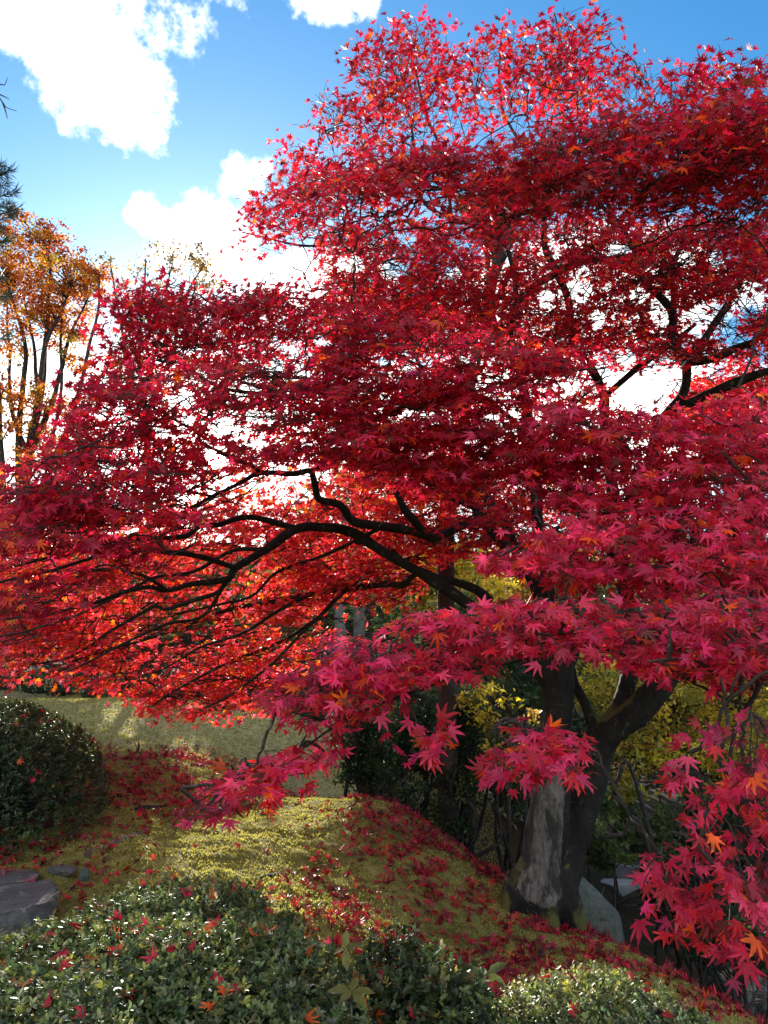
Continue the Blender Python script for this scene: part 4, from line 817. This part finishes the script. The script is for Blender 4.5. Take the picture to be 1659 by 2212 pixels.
# tall orange trees at the left
def stems_px(lst): return [(pl(*[(a, b, y) for a, b, y in q]), [px2r(x, q[0][2]) for x in r]) for q, r in lst]
YT = 15.0; g0 = at(55, 1440, YT)
leafy('autumn_tree', 'tall orange brown tree with many thin upright stems at the left edge', (g0[0], YT, .9), stems_px([
    ([(30, 1420, 15), (45, 1150, 15), (60, 1000, 15), (85, 850, 15), (105, 700, 15), (110, 540, 15)], [16, 14, 12, 8, 5, 2]), ([(55, 1010, 15), (75, 900, 14.8), (95, 760, 14.6), (160, 620, 14.5)], [9, 7, 5, 2]),
    ([(62, 990, 15), (120, 850, 15.3), (150, 740, 15.3), (190, 640, 15.2)], [8, 6, 4, 2]), ([(45, 1150, 15), (40, 900, 15.2), (50, 760, 15.2), (30, 620, 15)], [9, 7, 5, 2]), ([(30, 1300, 15), (0, 1000, 14.5), (-10, 800, 14.5)], [10, 7, 4]), ([(85, 860, 15), (70, 760, 15.5), (60, 640, 15.5)], [6, 4, 2]), ([(30, 1200, 15), (110, 1000, 14.6), (165, 860, 14.5), (205, 700, 14.5), (215, 600, 14.5)], [7, 6, 5, 3, 1.5]), ([(100, 1000, 15), (130, 860, 15), (135, 700, 15), (140, 600, 15)], [5, 4, 3, 1.5]), ([(70, 1000, 15), (20, 880, 15.4), (15, 760, 15.4), (25, 560, 15.4)], [6, 5, 3, 1.5]), ([(20, 1250, 14.6), (90, 1090, 14.2), (150, 1000, 14), (190, 930, 14)], [6, 5, 4, 2])]),
    [B(70, 520, 15, 85, 55, 1.1, 2790), B(30, 600, 15, 90, 70, 1.2, 3534), B(140, 620, 14.8, 85, 75, 1.2, 3906), B(200, 600, 14.8, 42, 55, .8, 1209), B(95, 700, 15, 90, 40, 1.1, 2418), B(150, 750, 15, 55, 50, .9, 780), B(40, 850, 14.6, 95, 28, 1.0, 1674), B(60, 930, 14.8, 80, 45, 1.0, 930), B(20, 740, 15, 50, 60, .9, 837), B(110, 900, 15, 50, 60, 1, 651), B(100, 990, 14.2, 70, 30, .8, 780)],
    .066, OR, (4, 3, 2, 1.5, .8), M['twig'], clump=.2)
leafy('autumn_tree', 'thin nearly bare tree with sparse ochre leaves beyond the red crown', (at(300, 1400, 19)[0], 19, .9), stems_px([
    ([(330, 1400, 19), (320, 1000, 19), (310, 850, 19), (300, 720, 19), (320, 560, 19)], [9, 7, 5, 4, 1.5]), ([(318, 950, 19), (280, 800, 19), (255, 680, 19), (240, 560, 19)], [5, 4, 3, 1.5]), ([(315, 900, 19), (370, 760, 19), (400, 640, 19), (440, 570, 19)], [5, 4, 3, 1.5]), ([(312, 860, 19), (345, 720, 19), (370, 570, 19)], [4, 3, 1.5])]),
    [B(260, 600, 19, 40, 60, 1.2, 247), B(330, 580, 19, 50, 40, 1.2, 323), B(410, 570, 19, 50, 35, 1.2, 494), B(450, 600, 19, 45, 40, 1.2, 380), B(350, 680, 19, 80, 60, 1.2, 285), B(250, 770, 19, 60, 60, 1.2, 209)],
    .085, [(.45, .27, .06), (.35, .22, .07), (.20, .13, .06)], (2, 2, 2), M['twig'], clump=.3)
def pine_at_edge():
    b = np.array([-6.4, 9.0, 1.0]); r_ = empty('pine_tree', b, 'blue green pine reaching in with needle tufts at the left edge', 'tree'); mb = MB()
    P, r = smooth_path([b, b+np.array([.1, 0, 3.]), b+np.array([.2, .1, 7.5])], [.16, .13, .05], 8); tube(mb, P, r, 10); mb.build('trunk', M['pine_bark'], r_, True); mbr = MB(); mn = MB()
    tufts = []
    for px, py, Y in ((15, 372, 9), (22, 418, 9), (6, 400, 9), (28, 455, 9), (10, 445, 9), (-12, 380, 9), (-20, 430, 9), (0, 360, 9.2), (15, 470, 9), (-30, 470, 9), (-6, 600, 9), (10, 640, 9), (-12, 690, 9), (8, 730, 9), (-20, 560, 9), (14, 520, 9), (-8, 500, 9)):
        c = at(px, py, Y); a = np.array([b[0]+.15, b[1], c[2]-.35]); Q, r = smooth_path([a, (a+c)/2+np.array([0, 0, -.06]), c], [.03, .016, .006], 5); tube(mbr, Q, r, 5); tufts.append((c, norm(c-Q[-3])))
    for c, d in tufts:
        n = 90; q = c+d*rng.uniform(-.16, .06, (n, 1)); dr = d*.75+runit(n)*.75; V, Fc = DIAM; leaves(mn, (V*np.array([1, .035, 1]), Fc), q, dr, runit(n), rng.uniform(.10, .17, n), palette(n, [(.05, .085, .07), (.07, .11, .085)], (1, 1)))
    mbr.build('branches', M['pine_bark'], r_); mn.build('needles', M['tree_leaf'], r_)
pine_at_edge()
def bare_branch():
    b = np.array([-3.6, 4.5, .9]); r_ = empty('bare_tree', b, 'bare leafless tree whose twigs enter the sky at the upper left edge', 'tree'); mb = MB()
    P, r = smooth_path([b, b+np.array([.05, .05, 2]), b+np.array([.2, .1, 4.0]), b+np.array([.3, .1, 5.2])], [.07, .05, .03, .015], 6); tube(mb, P, r, 8); mb.build('trunk', M['twig'], r_, True); mt = MB()
    for q in (((-60, 190), (-10, 205), (6, 222), (14, 232), (36, 240)), ((6, 222), (12, 240), (16, 256)), ((-30, 178), (0, 182), (10, 183), (16, 168)), ((-10, 200), (8, 208), (20, 214))):
        pts = pl(*[(x, y, 4.6) for x, y in q]); Q, r = smooth_path(pts, np.linspace(.006, .002, len(pts)), 4); tube(mt, Q, r, 4)
    a = P[-4]; c = at(-60, 190, 4.6); Q, r = smooth_path([a, (a+c)/2, c], [.014, .01, .006], 4); tube(mt, Q, r, 5); c2 = at(-30, 178, 4.6); Q, r = smooth_path([c, c2], [.006, .005], 4); tube(mt, Q, r, 4)
    mt.build('branches', M['twig'], r_)
bare_branch()
DG = [(.022, .045, .020), (.035, .065, .026), (.05, .075, .025), (.018, .035, .02)]
OL = [(.07, .085, .03), (.11, .105, .035), (.05, .065, .03), (.16, .11, .04)]
YE = [(.52, .38, .035), (.42, .32, .04), (.60, .46, .07), (.24, .24, .04), (.35, .2, .03)]
GRp = 'trees in the wood behind the maple'
def btree(name, label, px, py, Y, rx, ry, n, size, pal, w, trunkpx=8, top=None, barkm=None, dep=None, blobs=None, group=None, **k):
    """a background tree: crown centre and half sizes on the sheet at distance Y"""
    c = at(px, py, Y); g = float(gz(c[0], Y)); ht = c[2]+ry*Y/F; bs = np.array([c[0], Y, g]); tr = px2r(trunkpx, Y); top_ = np.array([c[0]+.1, Y, c[2]+ry*.4*Y/F])
    st = [([bs, bs*.5+top_*.5+rng.normal(0, .1, 3), top_], [tr, tr*.7, tr*.3])]
    bl = blobs or [B(px+rng.normal(0, rx*.3), py+rng.normal(0, ry*.3), Y+rng.normal(0, .5), rx*rng.uniform(.5, .75), ry*rng.uniform(.45, .7), (dep or rx*Y/F)*.7, n//5) for _ in range(5)]
    return leafy(name, label, bs, st, bl, size, pal, w, barkm or M['twig'], group=group, **k)
# left: hedge at the top of the lawn, hedge and wood behind
hd = empty('hedge', (-6.0, 11.6, float(gz(-6.0, 11.6))), 'long dark clipped hedge along the far edge of the lawn', 'hedge'); mb = MB()
for i in range(16):
    px = -120+i*30; Y = 12.6-.12*i*.5; c = at(px, 1468+i*2.0, Y); blob_leaves(mb, (c[0], Y, c[2]-.12), (.42, .55, .50), 750, .055, DG, (3, 3, 1, 2), .3)
mb.build('foliage', M['tree_leaf'], hd)
azalea('azalea_shrub', 'distant dark shrub in the shade at the top of the lawn', None, [dome(470, 1462, 12.2, .85, .6), dome(600, 1485, 12.6, .8, .6)], 3000, .05, (3, 1, 4, .1, .02, 0))
# the thicket on the ridge behind the trunk
TH = 'evergreen shrubs behind the ridge'
for i, (px, py, Y, rx, ry, n, lb) in enumerate(((800, 1590, 7.2, 85, 95, 4200, 'dark leafed shrub with crooked stems left of the pine trunk'), (900, 1560, 7.8, 80, 100, 4200, 'glossy green shrub filling the space below the pine trunk'), (1010, 1560, 7.2, 75, 90, 3600, 'evergreen shrub with small leaves right of the pine trunk'),
        (1095, 1640, 7.0, 60, 100, 1900, 'twiggy green shrub close behind the maple trunk'), (985, 1690, 6.9, 85, 55, 1500, 'low spreading shrub on crooked bare stems at the ridge'), (860, 1690, 6.7, 60, 45, 1100, 'small dark shrub at the edge of the ridge'))):
    c = at(px, py, Y); g = float(gz(c[0], Y)); st = []
    for k in range(5):
        a = np.array([c[0]+rng.normal(0, .12), Y+rng.normal(0, .12), g-.05]); e = c+rng.normal(0, 1, 3)*np.array([rx*Y/F*.6, .25, ry*Y/F*.4]); m1 = a*.66+e*.34+rng.normal(0, .09, 3); m2 = a*.33+e*.67+rng.normal(0, .09, 3); st.append(([a, m1, m2, e], [.026, .021, .015, .006]))
    leafy('evergreen_shrub', lb, (c[0], Y, g), st, [B(px+rng.normal(0, 12), py+rng.normal(0, 12), Y, rx*.75, ry*.75, .4, n//2) for _ in range(2)]+[B(px, py+75, Y, rx*.9, 35, .4, n//2)], .038, DG+[(.10, .14, .04)], (2, 3, 2, 1, .6), M['twig'], 'shrub', TH, OVAL, .3)
# yellow trees
leafy('yellow_maple', 'yellow green maple standing beyond the boulder at the right', (at(1450, 1800, 9)[0], 9, float(gz(3.2, 9))), stems_px([([(1520, 1950, 9), (1500, 1700, 9), (1470, 1550, 9), (1420, 1420, 9)], [9, 8, 6, 3]), ([(1500, 1700, 9), (1580, 1560, 9), (1640, 1440, 9)], [6, 5, 3])]),
    [B(1290, 1470, 8.8, 70, 75, .8, 1500), B(1400, 1490, 9, 110, 75, 1, 2300), B(1540, 1480, 9, 110, 90, 1, 2600), B(1640, 1500, 9, 90, 100, 1, 2000), B(1420, 1610, 8.6, 110, 40, .8, 1500), B(1580, 1620, 8.6, 110, 50, .8, 1900), B(1360, 1690, 8.4, 50, 35, .5, 420), B(1560, 1720, 8.4, 90, 40, .6, 900)], .062, YE, (3, 3, 2, 2.4, .8), M['twig'], clump=.28, tpl=OVAL)
leafy('yellow_maple', 'bright yellow maple glowing behind the lower left limb of the red tree', (at(985, 1500, 16)[0], 16, -1), stems_px([([(985, 1560, 16), (985, 1400, 16), (1000, 1260, 16), (990, 1180, 16)], [7, 6, 4, 2])]),
    [B(960, 1200, 16, 90, 60, 1.4, 1300), B(1010, 1260, 16, 110, 70, 1.4, 1900), B(900, 1290, 16, 80, 60, 1.2, 1000), B(1060, 1350, 15.6, 80, 50, 1.2, 900)], .12, YE, (3, 2, 3, .6, .6), M['twig'], clump=.25)
leafy('yellow_maple', 'small yellow leafed sapling peeping round the left of the maple trunk', (at(1090, 1700, 6.6)[0], 6.6, float(gz(1.05, 6.6))), stems_px([([(1100, 1800, 6.6), (1095, 1650, 6.6), (1080, 1520, 6.6)], [5, 4, 2])]), [B(1085, 1540, 6.6, 70, 55, .4, 330), B(1105, 1620, 6.6, 55, 50, .35, 300), B(1020, 1490, 6.8, 70, 35, .4, 260)], .05, YE, (3, 2, 2, 1, .5), M['twig'], clump=.35, tpl=OVAL)
# dark conifers and bushes at the right edge, over the pond
for px, py, Y, rx, ry, n, lb in ((1600, 1800, 6.4, 110, 150, 5200, 'dark conifer shrub behind the hanging crimson spray'), (1500, 1860, 7.0, 70, 150, 3200, 'slim dark evergreen between the boulder and the hanging spray'), (1640, 2010, 5.6, 80, 80, 2200, 'dark bush low at the right edge above the water'), (1440, 1960, 6.6, 60, 60, 1400, 'small dark evergreen beside the arched dead branch'), (1540, 2010, 5.9, 70, 70, 1800, 'dark bush on the bank below the red spray')):
    btree('evergreen_shrub', lb, px, py, Y, rx, ry, n, .045, DG, (3, 2, 1, 3), 5, cat='shrub', group='dark evergreens on the right bank', tpl=OVAL, clump=.3)
# undergrowth by the boulder
for px, py, Y, lb in ((1310, 1830, 7.6, 'bright green undergrowth to the right of the boulder'), (1290, 1740, 9.5, 'pale green bush behind the boulder'), (1350, 1780, 9.8, 'olive bush between the boulder and the yellow maple'), (1300, 1800, 7.0, 'fresh green bush low behind the fork of the boulder and trunk'), (1400, 1850, 8.2, 'green bush right of the pale stones'), (1440, 1790, 9.0, 'green bush under the yellow maple'), (1260, 1700, 8.4, 'green bush seen just right of the trunk')):
    btree('green_bush', lb, px, py, Y, 60, 45, 1100, .06, [(.09, .13, .035), (.15, .18, .06), (.07, .10, .04)], (2, 1, 2), 4, cat='shrub', tpl=OVAL, clump=.3)
for pts, lb in (([(1250, 1818, 6.3), (1300, 1808, 6.3), (1345, 1803, 6.3), (1390, 1801, 6.3)], 'dark bare branch stretching right behind the trunk, the lower of two'), ([(1285, 1695, 6.5), (1330, 1690, 6.5), (1372, 1684, 6.5)], 'dark bare branch stretching right behind the trunk, the upper of two')):
    e = pl(*pts); b = np.array([e[-1][0]+.5, e[-1][1]+.3, gz(e[-1][0]+.5, e[-1][1]+.3)]); r_ = empty('bare_shrub', b, lb, 'shrub', 'bare shrubs behind the trunk'); mb = MB(); Q, r = smooth_path([tuple(b)]+e[::-1], [.022, .02, .017, .014, .008][:len(e)+1], 6); tube(mb, Q, r, 6, (1, 1, 1), .2); mb.build('branches', M['twig'], r_)
    mt = MB()
    for k in (8, 12, 15):
        k = min(k, len(Q)-2); e2 = Q[k]+np.array([-.15, 0, .22])+rng.normal(0, .08, 3); P2, r2 = smooth_path([Q[k], (Q[k]+e2)/2+rng.normal(0, .03, 3), e2], [.008, .006, .003], 4); tube(mt, P2, r2, 4)
    mt.build('twigs', M['twig'], r_)
# pine and bare trunks behind
def pole(name, label, path, rpx, barkm, crown, pal, w, size, n_stub=0):
    Y = path[0][2]; c = at(*path[0]); r_ = empty(name, (c[0], Y, float(gz(c[0], Y))), label, 'tree'); P0 = pl(*path); P0[0] = (P0[0][0], P0[0][1], float(gz(P0[0][0], P0[0][1]))-.1); P, r = smooth_path(P0, [px2r(x, Y) for x in rpx], 10); mb = MB(); tube(mb, P, r, 14, (1, 1, 1), .12); mb.build('trunk', barkm, r_, True)
    mb = MB(); cc = np.concatenate([blob_leaves(mb, c, rd, n, size, pal, w, .3) for c, rd, n in crown]); mb.build('crown', M['tree_leaf'], r_); mt = MB()
    for c in cc[::2]:
        i = len(P)*2//3+rng.integers(len(P)//3); Q, q = smooth_path([P[i], (P[i]+c)/2+np.array([0, 0, .1]), c], [.02, .014, .005], 4); tube(mt, Q, q, 4, cap=False)
    mt.build('branches', barkm, r_)
pole('pine_tree', 'tall pine with a straight plated brown trunk behind the red leaves', [(968, 1660, 6.9), (966, 1500, 6.9), (964, 1300, 6.9), (966, 1120, 6.9), (1000, 900, 6.9), (1050, 680, 6.9), (1080, 520, 6.9), (1090, 420, 6.9)], [22, 20, 19, 18, 15, 12, 9, 4], M['pine_bark'], [B(1080, 440, 6.9, 90, 50, .6, 900), B(1150, 400, 7.0, 90, 40, .6, 700)], DG, (2, 2, 1, 1), .09)
pole('bare_tree', 'grey barked tree trunk seen under the lower left limb', [(778, 1560, 13), (776, 1400, 13), (775, 1290, 13), (772, 1180, 13), (765, 1000, 13), (770, 900, 13)], [15, 13, 12, 12, 9, 4], M['grey_bark'], [B(780, 1080, 13, 90, 60, 1, 500)], OL, (1, 2, 1, 2), .12)
pole('bare_tree', 'crooked dark grey trunk leaning beside the paler grey one', [(745, 1560, 12.4), (740, 1420, 12.4), (733, 1330, 12.4), (728, 1270, 12.4), (745, 1180, 12.4), (740, 1080, 12.4)], [15, 13, 11, 10, 7, 4], M['grey_bark'], [B(700, 1120, 12.4, 80, 50, 1, 450)], OL, (1, 2, 1, 2), .12)
# a second red maple on the far side, catching the sun
leafy('red_maple', 'orange red maple glowing in the sun at the far left under the big crown', (at(60, 1430, 11)[0], 11, float(gz(-5, 11))), stems_px([([(40, 1480, 11), (50, 1400, 11), (90, 1320, 11), (130, 1250, 11)], [9, 8, 6, 3])]),
    [B(40, 1390, 11, 110, 55, .9, 1500), B(160, 1370, 11, 110, 55, .9, 1400), B(120, 1290, 11, 130, 55, .9, 1300), B(280, 1330, 11.2, 100, 50, .9, 900), B(20, 1040, 13, 90, 22, .8, 260)], .085, [(.62, .05, .02), (.55, .025, .02), (.68, .14, .02)], (3, 3, 2), M['twig'], clump=.28, tpl=TPL_LO)
leafy('red_maple', 'smaller scarlet maple behind the right side of the crown', (at(1600, 1500, 10)[0], 10, float(gz(4.5, 10))), stems_px([([(1600, 1700, 10), (1590, 1300, 10), (1570, 1050, 10), (1600, 850, 10)], [10, 9, 7, 3])]),
    [B(1600, 860, 10, 130, 70, 1, 1500), B(1560, 960, 10, 120, 60, 1, 1200), B(1660, 980, 10, 100, 70, 1, 1000)], .085, [(.62, .04, .02), (.5, .02, .02)], (3, 3), M['twig'], clump=.28, tpl=TPL_LO)
# the wood
WD = [('olive_tree', OL, (2, 2, 2, 1)), ('dark_evergreen', DG, (2, 3, 2, 1)), ('brown_tree', [(.20, .11, .04), (.28, .14, .04), (.14, .10, .04)], (2, 1, 2)), ('russet_tree', [(.36, .12, .025), (.40, .2, .03), (.2, .09, .03)], (2, 2, 1))]
places = [(-10.5, 24, 4.6, 0), (-7.6, 22, 3.2, 3), (-5.2, 25, 3.9, 1), (-3.0, 21, 3.2, 0), (-1.4, 24, 5.2, 2), (.6, 20, 4.3, 1), (2.4, 23, 5.4, 0), (4.2, 19, 4.6, 3), (6.4, 22, 5.6, 1), (8.8, 20, 5.2, 2), (11.5, 24, 5.8, 1), (3.2, 14.5, 4.0, 1), (5.6, 13.5, 4.2, 0), (7.6, 15, 5.0, 1),
          (-4.4, 17, 3.2, 1), (-2.0, 16, 3.5, 2), (-4.2, 14.2, 2.6, 0), (-1.2, 14.6, 3.3, 1), (-.4, 15.5, 3.0, 0), (1.4, 16, 3.4, 1), (1.0, 12.2, 2.6, 0), (2.4, 11.2, 2.8, 1), (-6.8, 18, 2.6, 0), (-9.5, 18.5, 3.8, 2), (4.3, 11.2, 2.9, 2)]

KW = {0: 'olive green', 1: 'dark evergreen', 2: 'brown leafed', 3: 'russet leafed'}
for i, (x, y, h, kd) in enumerate(places):
    nm, pal, w = WD[kd]; g = float(gz(x, y)); wd = h*.40; px, py = proj(np.array([x, y, g+h*.6]))
    side = 'far left' if px < 330 else 'left' if px < 700 else 'middle' if px < 1000 else 'right' if px < 1350 else 'far right'
    lb = 'background %s tree seen only through gaps in the red leaves' % KW[kd]
    r_ = leafy(nm, lb, (x, y, g), [([(x, y, g-.1), (x+.1, y, g+h*.45), (x+rng.normal(0, .25), y, g+h*.9)], [.11, .08, .03])], [((x+rng.normal(0, wd*.5), y+rng.normal(0, wd*.4), g+h*f), (wd*rng.uniform(.65, .95), wd*.7, h*.22), 800) for f in (.22, .45, .66, .86)], .15 if y > 17 else .11, pal, w, M['twig'], group='%s trees of the wood behind' % KW[kd], clump=.3)
# far wooded hill
def hills():
    m, n = 121, 40; xs = np.linspace(-170, 170, m); ys = np.linspace(34, 190, n); gx, gy = np.meshgrid(xs, ys)
    def hz(x, y): 
        t = np.clip((y-38)/110, 0, 1); p = np.stack([x, y], -1); return -1.6+t**1.1*(17+7*vn(p, .012, 3, 3)-x*.02)
    V = np.stack([gx, gy, hz(gx, gy)], -1).reshape(-1, 3); i = np.arange(n-1)[:, None]*m; j = np.arange(m-1)[None]; Fq = np.stack([i+j, i+j+1, i+m+j+1, i+m+j], -1).reshape(-1, 4)
    tag(obj('hills', mesh('hills', V, Fq, np.full(len(Fq), 4), None, True), M['hill']), 'wooded hillside rising behind the garden', 'hill', kind='structure')
    mb = MB(); k = 0
    while k < 900:
        y = 36+rng.random()**1.3*130; x = rng.uniform(-.75, .75)*y; z = float(hz(np.array(x), np.array(y))); s = rng.uniform(1.6, 2.8); kd = rng.choice(4, p=(.3, .25, .3, .15)); c = (x, y, z+s*1.2)
        blob_leaves(mb, c, (s, s, s*1.2), 120, .75+y*.004, WD[kd][1], WD[kd][2], .35); k += 1
    tag(mb.build('far_wood', M['tree_leaf']), 'autumn woodland covering the far hillside', kind='stuff')
hills()
# dark water at the bottom right
def pond():
    th = np.linspace(0, 2*math.pi, 48, endpoint=False); r = 1+.15*np.sin(3*th+1)+.08*np.sin(5*th); x = 4.6+2.0*r*np.cos(th); y = 5.6+2.6*r*np.sin(th); V = np.column_stack([np.r_[4.6, x], np.r_[5.6, y], np.full(49, -1.30)])
    Fc = np.array([(0, 1+k, 1+(k+1) % 48) for k in range(48)]); tag(obj('pond', mesh('pond', V, Fc, np.full(48, 3)), M['water']), 'dark pond water below the mossy bank', 'pond', kind='structure')
pond()
